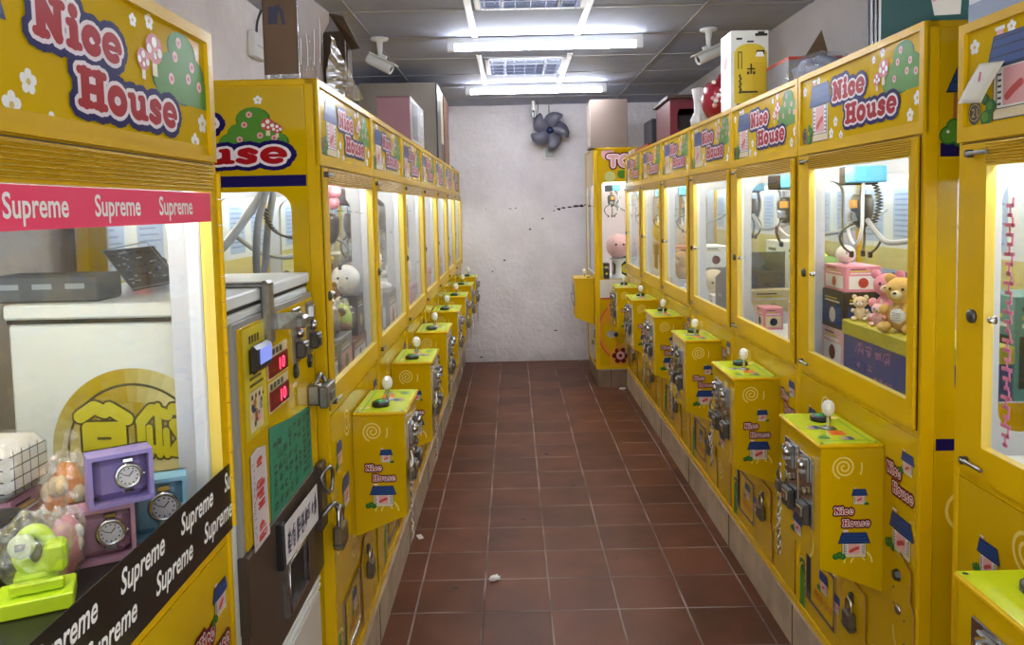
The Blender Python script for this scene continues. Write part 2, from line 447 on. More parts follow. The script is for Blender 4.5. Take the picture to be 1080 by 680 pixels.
# ------------------------------------------------------------------ camera (27.5 mm lens, upper part of a 4:3 frame cut away)
M3 = Matrix(((.99977, -.02139, -.00206), (.00065, -.06843, .99766), (-.02148, -.99742, -.06840)))   # columns: right, down, forward
def cam_basis():
    VP = Vector((.5, -56.6, 825)).normalized(); r = .0214
    x = Vector((math.cos(r), -math.sin(r), 0)); x = (x-VP*x.dot(VP)).normalized(); dn = VP.cross(x)
    return Matrix((x, VP, -dn))
B3 = cam_basis()
R3 = Matrix((B3.col[0], -B3.col[1], -B3.col[2])).transposed()
cd = bpy.data.cameras.new('camera'); cam = bpy.data.objects.new('camera', cd); COL.objects.link(cam)
cam.matrix_world = Matrix.Translation((0, 0, 1.53)) @ R3.to_4x4()
cd.sensor_width = 36; cd.lens = 27.5; cd.shift_y = -65/1080; cd.clip_start = .05
SC.camera = cam
SC.view_settings.view_transform = 'Standard'; SC.view_settings.look = 'None'; SC.view_settings.gamma = 1; SC.view_settings.use_curve_mapping = False
SC.view_settings.exposure = EXPO
w = bpy.data.worlds.new('daylight'); SC.world = w; w.use_nodes = True
w.node_tree.nodes['Background'].inputs[0].default_value = (.93, .96, 1, 1); w.node_tree.nodes['Background'].inputs[1].default_value = WORLD
SC.cycles.use_denoising = True; SC.cycles.max_bounces = 8; SC.cycles.transparent_max_bounces = 24; SC.cycles.sample_clamp_indirect = 6

# ------------------------------------------------------------------ room
XL, XR, YB, YF, ZC = -1.22, 1.52, 7.70, -.6, 2.52
def floor_material():
    m = bpy.data.materials.new('quarry_tiles'); m.use_nodes = True; nt = m.node_tree; b = nt.nodes['Principled BSDF']
    N = nt.nodes.new; lk = nt.links.new
    def mth(op, a, b_=None):
        n = N('ShaderNodeMath'); n.operation = op
        for i, v in enumerate((a, b_)):
            if v is None: continue
            if isinstance(v, (int, float)): n.inputs[i].default_value = v
            else: lk(v, n.inputs[i])
        return n.outputs[0]
    tc = N('ShaderNodeTexCoord'); sp = N('ShaderNodeSeparateXYZ'); lk(tc.outputs['Object'], sp.inputs[0])
    wob = N('ShaderNodeTexNoise'); wob.inputs['Scale'].default_value = 14; lk(tc.outputs['Object'], wob.inputs['Vector'])
    wv = mth('MULTIPLY', mth('SUBTRACT', wob.outputs['Fac'], .5), .012)
    ux = mth('ADD', mth('DIVIDE', mth('ADD', sp.outputs[0], .401+10*.2575), .2575), wv); uy = mth('ADD', mth('DIVIDE', mth('ADD', sp.outputs[1], 10*.26-2.873), .26), wv)
    fx = mth('FRACT', ux); fy = mth('FRACT', uy)
    dx = mth('MINIMUM', fx, mth('SUBTRACT', 1, fx)); dy = mth('MINIMUM', fy, mth('SUBTRACT', 1, fy))
    d = mth('MINIMUM', mth('MULTIPLY', dx, 1.0), mth('MULTIPLY', dy, 1.0))
    r = N('ShaderNodeValToRGB'); r.color_ramp.elements[0].position = .009; r.color_ramp.elements[1].position = .019
    r.color_ramp.elements[0].color = (0, 0, 0, 1); r.color_ramp.elements[1].color = (1, 1, 1, 1); lk(d, r.inputs[0])
    cx = N('ShaderNodeCombineXYZ'); lk(mth('FLOOR', ux), cx.inputs[0]); lk(mth('FLOOR', uy), cx.inputs[1])
    wn = N('ShaderNodeTexWhiteNoise'); wn.noise_dimensions = '2D'; lk(cx.outputs[0], wn.inputs['Vector'])
    n1 = N('ShaderNodeTexNoise'); n1.inputs['Scale'].default_value = 5; n1.inputs['Detail'].default_value = 6; lk(tc.outputs['Object'], n1.inputs['Vector'])
    mixv = mth('ADD', mth('MULTIPLY', wn.outputs['Value'], .32), mth('MULTIPLY', n1.outputs['Fac'], .85))
    cr = N('ShaderNodeValToRGB'); e = cr.color_ramp.elements
    e[0].position = .25; e[0].color = FLOOR_A; e[1].position = .85; e[1].color = FLOOR_B; lk(mixv, cr.inputs[0])
    gn = N('ShaderNodeTexNoise'); gn.inputs['Scale'].default_value = 3; lk(tc.outputs['Object'], gn.inputs['Vector'])
    gr = N('ShaderNodeValToRGB'); g = gr.color_ramp.elements; g[0].color = (.10, .07, .055, 1); g[1].color = (.34, .27, .23, 1); g[0].position = .35; g[1].position = .65; lk(gn.outputs['Fac'], gr.inputs[0])
    mx = N('ShaderNodeMix'); mx.data_type = 'RGBA'; lk(r.outputs[0], mx.inputs['Factor']); lk(gr.outputs[0], mx.inputs[6]); lk(cr.outputs[0], mx.inputs[7])
    lk(mx.outputs[2], b.inputs['Base Color'])
    rr = N('ShaderNodeMapRange'); rr.inputs['To Min'].default_value = .75; rr.inputs['To Max'].default_value = .42; lk(r.outputs[0], rr.inputs['Value']); lk(rr.outputs[0], b.inputs['Roughness'])
    bp = N('ShaderNodeBump'); bp.inputs['Strength'].default_value = .5; bp.inputs['Distance'].default_value = .004
    lk(mth('ADD', r.outputs[0], mth('MULTIPLY', n1.outputs['Fac'], .35)), bp.inputs['Height']); lk(bp.outputs[0], b.inputs['Normal'])
    b.inputs['Specular IOR Level'].default_value = .2
    return m
def wall_material():
    m = bpy.data.materials.new('painted_plaster'); m.use_nodes = True; nt = m.node_tree; b = nt.nodes['Principled BSDF']
    N = nt.nodes.new; lk = nt.links.new
    tc = N('ShaderNodeTexCoord'); n = N('ShaderNodeTexNoise'); n.inputs['Scale'].default_value = 2.2; n.inputs['Detail'].default_value = 8; n.inputs['Roughness'].default_value = .65
    lk(tc.outputs['Object'], n.inputs['Vector'])
    cr = N('ShaderNodeValToRGB'); e = cr.color_ramp.elements; e[0].position = .3; e[0].color = WALL_A; e[1].position = .62; e[1].color = WALL_B; lk(n.outputs['Fac'], cr.inputs[0])
    # scuffed dirt along the foot of the wall
    sp = N('ShaderNodeSeparateXYZ'); lk(tc.outputs['Object'], sp.inputs[0])
    n2 = N('ShaderNodeTexNoise'); n2.inputs['Scale'].default_value = 9; n2.inputs['Detail'].default_value = 6; lk(tc.outputs['Object'], n2.inputs['Vector'])
    mr = N('ShaderNodeMapRange'); mr.inputs['From Min'].default_value = .0; mr.inputs['From Max'].default_value = .16; mr.inputs['To Min'].default_value = .62; mr.inputs['To Max'].default_value = 0; lk(sp.outputs[2], mr.inputs['Value'])
    mu = N('ShaderNodeMath'); mu.operation = 'MULTIPLY'; lk(mr.outputs[0], mu.inputs[0]); lk(n2.outputs['Fac'], mu.inputs[1])
    mx = N('ShaderNodeMix'); mx.data_type = 'RGBA'; lk(mu.outputs[0], mx.inputs['Factor']); lk(cr.outputs[0], mx.inputs[6]); mx.inputs[7].default_value = (.16, .13, .12, 1)
    lk(mx.outputs[2], b.inputs['Base Color']); b.inputs['Roughness'].default_value = .7; b.inputs['Specular IOR Level'].default_value = .25
    n3 = N('ShaderNodeTexNoise'); n3.inputs['Scale'].default_value = 24; n3.inputs['Detail'].default_value = 5; lk(tc.outputs['Object'], n3.inputs['Vector'])
    bp = N('ShaderNodeBump'); bp.inputs['Strength'].default_value = .7; bp.inputs['Distance'].default_value = .016; lk(n3.outputs['Fac'], bp.inputs['Height']); lk(bp.outputs[0], b.inputs['Normal'])
    return m
FLOORM = floor_material(); WALLM = wall_material(); WALLG = mat('grey_painted_wall', WALLR_C, .75, spec=.2, noise_amt=.06, noise_scale=4, bump=.2, bump_scale=30)
CEILM = mat('ceiling_board', CEIL_C, .8, noise_amt=.06, noise_scale=6)
TBAR = mat('ceiling_bar', (.30, .30, .31, 1), .5); LITBAR_FRAME = mat('lit_bar_and_frame', (.85, .86, .90, 1), .4)
PLINTH = mat('plinth_board', (.40, .31, .22, 1), .6, noise_amt=.22, noise_scale=9, bump=.15)
PLINTH2 = mat('plinth_tile_brown', (.20, .13, .08, 1), .4, noise_amt=.2, noise_scale=9)

def struct(mb, name, label):
    o = mb.build(name); tag(o, label, 'structure', kind='structure'); o['category'] = name.split('_')[0]; return o
m = MB(); m.box(XL-.1, XR+.1, YF, YB+.1, -.1, 0, FLOORM); STN = mat('dark_stain', (.022, .014, .011, 1), .6); rn = random.Random(12)
for x, y, w_, h_ in ((-.262, 3.06, .018, .010), (.02, 3.75, .016, .012), (.30, 4.2, .02, .012), (.18, 4.75, .02, .02), (-.55+.2, 5.4, .015, .012), (.42, 3.3, .01, .008), (-.02, 5.0, .03, .008), (.6, 4.6, .012, .01), (.12, 6.2, .02, .012)):
    m.poly([(x+w_*math.cos(k*.7)*rn.uniform(.6, 1.1), y+h_*math.sin(k*.7)*rn.uniform(.6, 1.1), .0007) for k in range(9)], STN)
struct(m, 'floor', 'reddish brown quarry tile floor of the aisle')
m = MB(); m.box(XL-.1, XL, YF, YB+.1, 0, ZC, WALLM); struct(m, 'wall_left', 'white plaster wall behind the left row of machines')
m = MB(); m.box(XR, XR+.1, YF, YB+.1, 0, ZC, WALLG); struct(m, 'wall_right', 'pale grey wall above the right row of machines')
m = MB(); m.box(XL, XR, YB, YB+.1, 0, ZC, WALLM)
CRACK = mat('flaked_plaster', (.03, .025, .022, 1), .9)
rn = random.Random(3)
def flake(x, z, w, h, n=9):          # bare patches where the paint has come off
    P = []
    for k in range(n):
        a = 2*PI*k/n; f = rn.uniform(.45, 1.1)
        P.append((x+w*.5*math.cos(a)*f, YB-.0012, z+h*.5*math.sin(a)*f))
    m.poly(P, CRACK)
# cracked line high on the wall: pixels measured on the photograph, in metres on the wall
for x, z, ww, hh in ((.455, 1.500, .06, .030), (.50, 1.512, .05, .022), (.405, 1.486, .03, .012), (.56, 1.518, .05, .018), (.63, 1.528, .07, .036), (.68, 1.53, .05, .03), (.72, 1.535, .035, .02), (-.02, 1.515, .045, .010), (.03, 1.52, .03, .010), (.29, 1.41, .03, .022), (.17, 1.31, .030, .022), (-.09, 1.01, .025, .022), (-.21, .90, .022, .022), (.42, 1.53, .025, .009), (-.26, 1.52, .02, .007), (.60, 1.52, .06, .012), (-.34, .05, .05, .02), (.40, .3, .05, .012)):
    flake(x, z, ww, hh)
struct(m, 'wall_back', 'white plaster end wall with black flaked cracks')
m = MB(); m.box(XL-.1, XR+.1, YF, YB+.1, ZC, ZC+.1, CEILM); struct(m, 'ceiling', 'grey panel ceiling above the aisle')
m = MB()
GX = [-.79+.593*k for k in range(-1, 5)]; GY = [3.99+.632*k for k in range(-7, 6)]
for x in GX: 
    if XL < x < XR: m.box(x-.008, x+.008, YF, YB, ZC-.004, ZC, TBAR)
for y in GY:
    if YF < y < YB-.05: m.box(XL, XR, y-.008, y+.008, ZC-.0036, ZC, TBAR)
for a, b in ((2.6, 4.62), (5.15, 6.62)):
    for x in (GX[2], GX[3]): m.box(x-.017, x+.017, a, b, ZC-.008, ZC-.0005, LITBAR_FRAME)  # lamp light on the middle bars painted as wider white strips
struct(m, 'trim_1', 'thin metal grid bars between the ceiling panels')
m = MB(); m.box(XL+.02, -.497, .53, 7.69, 0, .15, PLINTH)
for y in (2.66, 3.45, 4.24, 5.02, 5.81, 6.6): m.box(-.4975, -.4955, y-.003, y+.003, 0, .15, DARK)
struct(m, 'trim_2', 'beige plinth under the left row of machines')
m = MB(); m.box(.932, XR-.005, .76, 6.50, 0, .15, PLINTH)
for y in (2.1, 2.6, 3.39, 4.18, 4.97, 5.75): m.box(.9305, .9325, y-.003, y+.003, 0, .15, DARK)
struct(m, 'trim_3', 'beige plinth under the right row of machines')
m = MB(); m.box(.69, XR-.005, 6.505, 7.28, 0, .15, PLINTH2, .004)
for x in (.80, .94): m.box(x-.002, x+.002, 6.5035, 6.506, 0, .15, DARK)
struct(m, 'trim_4', 'brown tiled plinth under the end machine')

# ------------------------------------------------------------------ claw machine
W = .781
def padlock(mb, c, w=.04, h=.04, d=.018, body=GUNMET, ax=Vector((1, 0, 0))):
    """c: centre of the body; w along ax, shackle above"""
    c = Vector(c); n = Vector((ax.y, -ax.x, 0)); old = mb.M
    mb.M = (old or Matrix()) @ Matrix(((ax.x, n.x, 0, c.x), (ax.y, n.y, 0, c.y), (0, 0, 1, c.z), (0, 0, 0, 1)))
    mb.box(-w/2, w/2, -d/2, d/2, -h/2, h/2, body, .005)
    mb.box(-w/2-.0006, w/2+.0006, -d/2-.0006, d/2+.0006, -h*.28, -h*.2, DKSTEEL)
    mb.tube([(-w*.3, 0, h*.4), (-w*.3, 0, h*.85), (-w*.18, 0, h*1.15), (w*.18, 0, h*1.15), (w*.3, 0, h*.85), (w*.3, 0, h*.4)], w*.1, CHROME, 8, 3)
    mb.M = old

def marquee_art(a, hx=.332, kx=.062, ky=.052, num=None):
    """a: unit metres, origin at lower left of a .741 x .2 panel"""
    a.rect(0, .741, 0, .2, 0, YART)
    house(a, .068, .004, .158, .182, 1, shrub=False, tall=True)
    for dx, dy, r in ((.052, .012, .018), (.066, .034, .016), (.05, .05, .012)): a.disc(dx+.015, dy, r, 7, GREEND, n=10); a.disc(dx+.012, dy+.003, r*.6, 8, GREEN, n=8)
    a.disc(.030, .028, .021, 7, BLACK, ry=.026); a.ring(.030, .028, .0165, .018, 8, YAGE, 18)
    if num: print_text(a, num, .021, .019, .018, 8, YAGE, fit=.018)
    bush(a, .555, .082, .19, .115, 1)
    mushroom(a, .557, .108, .062, 6); mushroom(a, .522, .098, .044, 6)
    for x, y, r in ((.024, .165, .016), (.135, .182, .013), (.500, .178, .010), (.548, .188, .013), (.262, .05, .015), (.232, .02, .016), (.30, .008, .014), (.722, .055, .017), (.690, .02, .016)): flower(a, x, y, r, 1)
    b = Art(a.mb, a.p(hx, .036, 0), a.ax*kx, a.ay*ky, a.n, 1, a.lift); b.seg = 9
    lay = [(.33, NAVY), (.14, PALE), (.025, RED)]
    for k in range(3):
        word(Art(b.mb, b.o-b.ax*1.42+b.ay*1.40, b.ax, b.ay, b.n, 1, b.lift), 'Nice', [lay[k]], 6+k)
        word(b, 'House', [lay[k]], 6+k)

def small_art(a, front_low=True):
    """control box side sticker; a: origin at (left edge, z=0), unit metres, .16 wide"""
    spiral(a, .060, .843, .031, 2.5, .0022, 1, 1.2)
    a.stroke(arc(.060, .843, .046, .046, -25, 15, 5), .002, 1, SWIRL, False)
    house(a, .080, .745, .040, .044, 1, shrub=False); a.disc(.118, .747, .007, 6, GREEND, ry=.004)
    b = Art(a.mb, a.p(.056, .687, 0), a.ax*.0150, a.ay*.0185, a.n, 1, a.lift); b.seg = 6
    for k, lay in enumerate([(.33, MAROON), (.07, WHITE), (-.025, RED)]):
        word(Art(b.mb, b.o-b.ax*1.42+b.ay*1.75, b.ax, b.ay, b.n, 1, b.lift), 'Nice', [lay], 2+k); word(b, 'House', [lay], 2+k)
    house(a, .047, .604, .080, .072, 1)
    a.stroke(arc(.098, .590, .036, .036, 0, 180, 12), .0023, 1, SWIRL, False); a.stroke(arc(.098, .590, .018, .018, 20, 180, 8), .002, 1, SWIRL, False)

def lower_art(a):
    """stickers on the lower front; origin at u=0,z=0"""
    b = Art(a.mb, a.p(.648, .797, 0), a.ax*.0215, a.ay*.027, a.n, 1, a.lift)
    for k, lay in enumerate([(.33, MAROON), (.07, WHITE), (-.02, RED)]):
        word(Art(b.mb, b.o-b.ax*1.42+b.ay*1.6, b.ax, b.ay, b.n, 1, b.lift), 'Nice', [lay], 2+k); word(b, 'House', [lay], 2+k)
    house(a, .690, .862, .062, .058, 1); house(a, .637, .650, .115, .105, 1)
    house(a, .085, .80, .07, .075, 1); house(a, .14, .655, .10, .10, 1); house(a, .30, .30, .04, .06, 1, shrub=False)
    for x, z, R in ((.23, .90, .045), (.07, .60, .05), (.57, .30, .055), (.40, .22, .04), (.70, .36, .05), (.05, .30, .05), (.27, .50, .04)): spiral(a, x, z, R, 2.2, .0036, 1, x*20)
    a.rect(.015, .06, .18, .34, 1, GREEND); a.rect(.018, .057, .20, .30, 2, GREEN)
    for k in range(5): a.disc(.02+.009*k, .18+.02*(k % 3), .012, 3, GREEN, n=7)

def make_claw(root, d=1):
    """carriage, gripper and hoses hang from the gantry; origin at the gripper centre, gantry height 0"""
    m = MB(); m.box(-.055, .0, -.05, .05, -.055, .0, BLKPL, .004); m.box(.0, .065, -.055, .045, -.05, .0, mat('sky_blue_box', (.10, .42, .70, 1), .35), .004)
    m.cyl((-.005, 0, -.06), (-.005, 0, -.095), .012, CHROME, 10)
    m.lathe((-.005, 0, -.085), (0, 0, -1), [(0, 0), (.026, 0), (.034, .02), (.032, .06), (.024, .085), (.012, .10), (0, .10)], DKSTEEL, 14)
    m.box(-.012, .018, -.036, -.02, -.125, -.10, mat('orange_label', (.62, .30, .03, 1), .4)); m.box(-.02, .012, -.04, -.01, -.165, -.135, CHROME, .003)
    c = m.build('claw_head', root)
    for k in range(3):
        t = 2*PI*k/3+.5; q = MB(); cx, sx = math.cos(t), math.sin(t)
        P = [(.015, -.17), (.05, -.185), (.066, -.215), (.052, -.245), (.030, -.262)]
        q.tube([(-.005+r*cx, r*sx, z) for r, z in P], .0038, DKSTEEL, 6, 3); q.box(-.005+.03*cx-.006, -.005+.03*cx+.006, .03*sx-.006, .03*sx+.006, -.275, -.255, BLKPL, .002)
        q.build('prong', c)
    h = MB(); h.tube([(.05, -.02, -.04), (.055, -.025, -.10), (.062, -.03, -.19), (.03, -.035, -.235), (-.015, -.035, -.20), (-.02, -.03, -.165)], .0052, WHPL, 8, 4)
    h.tube([(.03, .0, -.16), (.075, .01, -.20), (.14, .02, -.225), (.23, .10, -.20), (.30, .2, -.14)], .008, GREYPL, 8, 4)
    h.build('hose', c)
    s = MB(); pts = []
    for k in range(64):
        a = k/63; x = .03+.035*math.sin(a*PI); z = -.05-.12*a; r = .009
        pts.append((x+r*math.cos(k*1.25), .02+r*math.sin(k*1.25), z))
    s.tube(pts, .0024, BLKPL, 5, 1); s.build('spiral_cable', c)
    return c

def claw_machine(name, loc, rz, D, dt, top, g0, g1, near='left', side_z=None, plain=False, z0=.15, mb_=.028, art={}):
    root = empty(name, loc, rz); Zs = Matrix.Translation((0, 0, -z0))
    def mb():
        b = MB(); b.M = Zs.copy(); return b
    yb = D-.01
    # --- cabinet
    m = mb(); P = .034
    for x, x2 in ((0, W-.016), (0, W-P)):
        y, w_ = (0, .016) if x2 > W-.02 else (yb-P, P)
        for q in (x, x2): m.box(q, q+w_, y, y+P, z0, top, YEL, .003)
    hole_y = (.045, yb-P-.06-.034)                     # window hole, measured from the post
    for x, th in ((.003, .014), (W-.003, -.014)):
        L = yb-2*P
        m.plate_hole((x, P, z0), (0, 1, 0), (0, 0, 1), (th, 0, 0), L, top-z0-.02, (hole_y[0], L-.05, 1.05-z0, dt-.065-z0), .05, YPAN if not plain else YEL, INNER, INNER)
        m.box(min(x, x+th), max(x, x+th)-0, P, P+L, top-.02, top, YEL)
    m.box(0, W, 0, yb, top-.018, top, YEL, .003)
    m.box(.003, W-.003, yb-.012, yb, z0, top-.02, YEL)
    m.box(.016, W-.016, .004, .02, .967, .986, YEL)        # rail under the door
    m.box(.016, W-.016, .002, .02, dt-.001, dt+.03, YEL, .002)
    m.box(.016, W-.016, .003, .02, z0, .966, YPAN)         # lower front
    m.box(.0, W, -.002, .03, z0, z0+.028, YEL, .002)
    m.box(.02, W-.02, .02, yb-.012, z0, z0+.02, YEL)
    m.box(.016, W-.016, .02, .024, .986, dt, DARK) if False else None
    a = Art(m, (0, .003, 0), (1, 0, 0), (0, 0, 1), (0, -1, 0), 1); a.lift = .0003
    lower_art(a)
    if near == 'left': s = Art(m, (.003, P, 0), (0, 1, 0), (0, 0, 1), (-1, 0, 0), 1, .0002)
    else: s = Art(m, (W-.003, P, 0), (0, 1, 0), (0, 0, 1), (1, 0, 0), 1, .0002)
    L = yb-2*P
    if side_z and near == 'left':                           # viewer's left to right is from the back to the front
        s.o = s.o+s.ax*L; s.ax = -s.ax
        s.rect(.02, L-.002, side_z[0], side_z[1], 0, NAVY); s.rect(.02, L-.002, .94, .966, 0, NAVY)
        bush(s, L-.225, 1.69, .17, .12, 1); mushroom(s, L-.098, 1.732, .045, 6); mushroom(s, L-.074, 1.728, .034, 6); flower(s, L-.122, 1.826, .012, 1); flower(s, L-.32, 1.80, .014, 1)
        house(s, .02, 1.65, .14, .19, 1, shrub=False, tall=True)
        b = Art(m, s.p(L-.45, 1.660, 0), s.ax*.084, s.ay*.056, s.n, 1, .0002)
        for k, lay in enumerate([(.33, NAVY), (.14, PALE), (.025, RED)]):
            word(b, 'House', [lay], 8+k); word(Art(m, b.o-b.ax*.8+b.ay*1.5, b.ax, b.ay, b.n, 1, .0002), 'Nice', [lay], 5+k)
    elif side_z:
        s.rect(.004, L-.02, side_z[0], side_z[1], 0, NAVY); s.rect(.004, L-.02, .94, .968, 0, NAVY)
        s.poly([(.014, 1.768), (.20, 1.768), (.17, 1.86), (.055, 1.86)], 1, BLUED); s.poly([(.018, 1.772), (.196, 1.772), (.168, 1.856), (.058, 1.856)], 2, BLUE)
        for k in range(1, 4): s.rect(.02+.01*k, .19-.008*k, 1.77+.02*k, 1.773+.02*k, 3, BLUED)
        s.rect(.032, .042, 1.66, 1.768, 1, BROWNP); s.rect(.045, .17, 1.66, 1.768, 1, CREAM); s.rect(.07, .14, 1.68, 1.75, 2, PINKP)
        for dx, dz, r in ((.022, 1.672, .022), (.05, 1.668, .024), (.035, 1.69, .02)): s.disc(dx, dz, r, 4, GREEND, n=12); s.disc(dx, dz, r*.8, 5, GREEN, n=12)
        s.disc(.02, 1.68, .004, 6, WHITE, n=6); s.disc(.045, 1.672, .004, 6, WHITE, n=6)
        b = Art(m, s.p(.19, 1.70, 0), s.ax*.05, s.ay*.045, s.n, 1, .0002)
        for k, lay in enumerate([(.33, NAVY), (.15, PALE), (0, RED)]): word(b, 'House', [lay], 5+k)
        spiral(s, .08, .80, .07, 2.2, .004, 1, .4); spiral(s, .20, .50, .06, 2.2, .004, 1, 2)
    m.build('cabinet', root)
    # --- marquee
    m = mb(); m.plate_hole((0, -.004, dt+.003), (1, 0, 0), (0, 0, 1), (0, .014, 0), W, top-dt-.004, (.02, W-.02, mb_, top-dt-.022), .004, YEL, YEL, YEL, 2)
    H = top-.018-dt-.003-mb_
    a = Art(m, (.02, .003, dt+.003+mb_), (W-.04)/.741*Vector((1, 0, 0)), (0, 0, H/.2), (0, -1, 0), 1, .00025)
    marquee_art(a, **art); m.build('marquee', root)
    # --- door
    m = mb(); gz1 = dt-.047
    m.plate_hole((.017, -.007, .988), (1, 0, 0), (0, 0, 1), (0, .019, 0), W-.034, dt-.003-.988, (g0-.017, g1-.017, .062, gz1-.988), .003, YEL, YEL, mat('door_inner_edge', (.75, .55, .10, 1), .3), 2)
    for k in range(7):
        z = gz1+.004+k*.0058
        m.box(g0, g1+.01, -.0105, -.006, z, z+.0032, YDK, .001)
    m.box(.0150, .0168, -.0015, .004, .986, dt, DARK); m.box(W-.0168, W-.0150, -.0015, .004, .986, dt, DARK); m.box(.016, W-.016, -.001, .003, dt-.0035, dt-.0005, DARK); m.box(.016, W-.016, -.001, .0036, .9855, .9885, DARK)
    door = m.build('door', root)
    g = mb(); g.box(g0-.006, g1+.006, .004, .008, 1.044, gz1+.006, GLASS); g.build('glass_pane', door)
    for zz in (dt-.022, 1.012):
        h = mb(); h.cyl((g0-.045, -.008, zz), (g0-.045, -.020, zz), .008, DKSTEEL, 10); h.box(g0-.05, g0+.02, -.021, -.014, zz-.004, zz+.004, STEEL, .002); h.build('latch', door)
    h = mb(); h.lathe((g0-.035, -.007, 1.30), (0, -1, 0), [(0, 0), (.014, 0), (.013, .006), (.007, .008), (0, .008)], DKSTEEL, 14); h.build('lock', door); h = mb(); h.lathe((g0+.02, .003, 1.30), (0, -1, 0), [(0, 0), (.008, 0), (.006, .012), (0, .014)], CHROME, 12); h.build('knob', door)
    h = mb()
    for k in range(14):
        z = .995+k*(dt-1.01)/14; h.cyl((W-.015, -.009, z), (W-.015, -.009, z+(dt-1.01)/14-.0012), .005, YEL, 8)
    h.build('hinge', door)
    # --- inside
    m = mb(); m.box(.018, W-.018, .02, yb-.013, .985, 1.005, INWHITE); m.build('play_floor', root)
    m = mb(); m.box(.02, W-.02, yb-.018, yb-.013, 1.006, dt, INWHITE)
    a = Art(m, (.02, yb-.018, 0), (1, 0, 0), (0, 0, 1), (0, -1, 0), 1, .0003)
    a.rect(.0, W-.04, 1.006, 1.34, 0, mat('mirrored_yellow', (.62, .55, .22, 1), .5))  # yellow reflection of the opposite row painted onto the back panel
    PB = mat('pale_blue_poster', (.40, .52, .78, 1), .5); PL = mat('poster_lines', (.22, .30, .55, 1), .5)
    for x in (.03, .29, .55):
        a.rect(x, x+.18, 1.36, 1.57, 1, PB)
        for k in range(9): a.rect(x+.015, x+.165-.02*(k % 3), 1.385+.02*k, 1.391+.02*k, 2, PL)
    m.build('back_panel', root)
    m = mb()
    for x in (.018, W-.048): m.box(x, x+.03, .0135, .038, 1.006, dt, mat('inner_post', (.60, .62, .67, 1), .4), .003)
    for x in (.0165, W-.0185): m.box(x, x+.002, .0125, .036, 1.006, dt, INWHITE)
    for y in (.09, .30): m.box(.02, W-.02, y, y+.018, dt-.012, dt+.006, STEEL)
    m.build('gantry', root)
    for y, z in ((.028, dt-.022), (yb-.06, dt-.01)): m = mb(); m.cyl((.055, y, z), (W-.055, y, z), .009, LEDT, 8); m.build('lamp_tube', root)
    for x in (.006, W-.010):
        m = mb(); m.box(x, x+.003, P+.03, yb-P-.03, 1.03, dt-.05, GLASS); m.build('side_pane', root)
    c = make_claw(root); c.location = (.20, .12, dt-.045-z0)
    # --- control box
    b0, b1, bd = .305, .600, .16
    m = mb(); m.prism([(b0, 0.002, .51), (b0, -bd, .575), (b0, -bd, .893), (b0, .002, .893)], (b1-b0, 0, 0), YPAN)
    s = Art(m, (b0, 0, 0), (0, -1, 0), (0, 0, 1), (-1, 0, 0), 1, .0003) if near == 'left' else Art(m, (b1, -bd, 0), (0, 1, 0), (0, 0, 1), (1, 0, 0), 1, .0003)
    small_art(s)
    a = Art(m, (b0, -bd, 0), (1, 0, 0), (0, 0, 1), (0, -1, 0), 1, .0003); house(a, .10, .60, .07, .06, 1); a.stroke(arc(.2, .62, .05, .05, -60, 90, 8), .003, 1, SWIRL, False)
    box = m.build('control_box', root)
    m = mb(); m.box(b0-.006, b1+.006, -bd-.008, .0, .893, .905, YEL, .004)
    a = Art(m, (b0, -bd, .905), (1, 0, 0), (0, 1, 0), (0, 0, 1), 1, .0003); w_ = b1-b0
    a.rect(-.002, w_+.002, -.004, bd-.004, 0, LIME); a.rect(.012, w_-.012, bd-.03, bd-.022, 1, LIMED); a.rect(w_-.03, w_-.022, .012, bd-.03, 1, LIMED)
    a.rect(.18, .22, .06, .10, 1, mat('orange_red_sticker', (.75, .12, .01, 1), .4)); house(a, .13, .02, .035, .035, 1, shrub=False); house(a, .235, .07, .03, .035, 1, shrub=False)
    for x in (.008, w_-.008):
        for y in (.006, bd-.014): a.disc(x, y, .005, 2, BLACK, n=8)
    a.disc(.24, .03, .016, 1, GREEN, n=10); a.disc(.05, .13, .016, 1, SWIRL, n=10)
    m.build('top_plate', box)
    m = mb(); m.lathe((b0+.075, -.075, .905), (0, 0, 1), [(0, .0), (.028, 0), (.028, .012), (.022, .016), (0, .016)], BLKPL, 18); m.lathe((b0+.075, -.075, .9205), (0, 0, 1), [(.018, 0), (.016, .003), (.008, .005), (0, .005)], GRNBTN, 16); m.build('button', box)
    m = mb(); jx, jy = b0+.155, -.085
    m.lathe((jx, jy, .905), (0, 0, 1), [(0, 0), (.022, 0), (.018, .004), (0, .006)], STEEL, 14); m.cyl((jx, jy, .908), (jx, jy, .94), .006, CHROME, 8)
    m.ell((jx, jy, .962), (.018, .018, .023), KNOB, 9, 6, False); m.build('joystick', box)
    m = mb(); q0 = b0+.045
    m.box(q0, q0+.105, -bd-.006, -bd, .655, .855, CHROME, .002); m.box(q0+.115, q0+.21, -bd-.006, -bd, .66, .85, CHROME, .002)
    for k in (0, 1):
        x = q0+.05+.112*k
        m.box(x-.026, x+.026, -bd-.014, -bd-.005, .78, .845, STEEL, .003); m.lathe((x, -bd-.012, .825), (0, -1, 0), [(0, 0), (.016, 0), (.013, .014), (.006, .018), (0, .018)], CHROME, 12)
        m.box(x-.003, x+.003, -bd-.03, -bd-.012, .80, .845, CHROME, .001)
        m.box(x-.03, x+.03, -bd-.024, -bd-.005, .665, .72, DKSTEEL, .004); m.box(x-.022, x+.022, -bd-.027, -bd-.02, .685, .712, CHROME, .003)
        m.lathe((x, -bd-.006, .75), (0, -1, 0), [(0, 0), (.011, 0), (.01, .01), (0, .012)], BRASSY, 12)
    m.build('coin_plate', box)
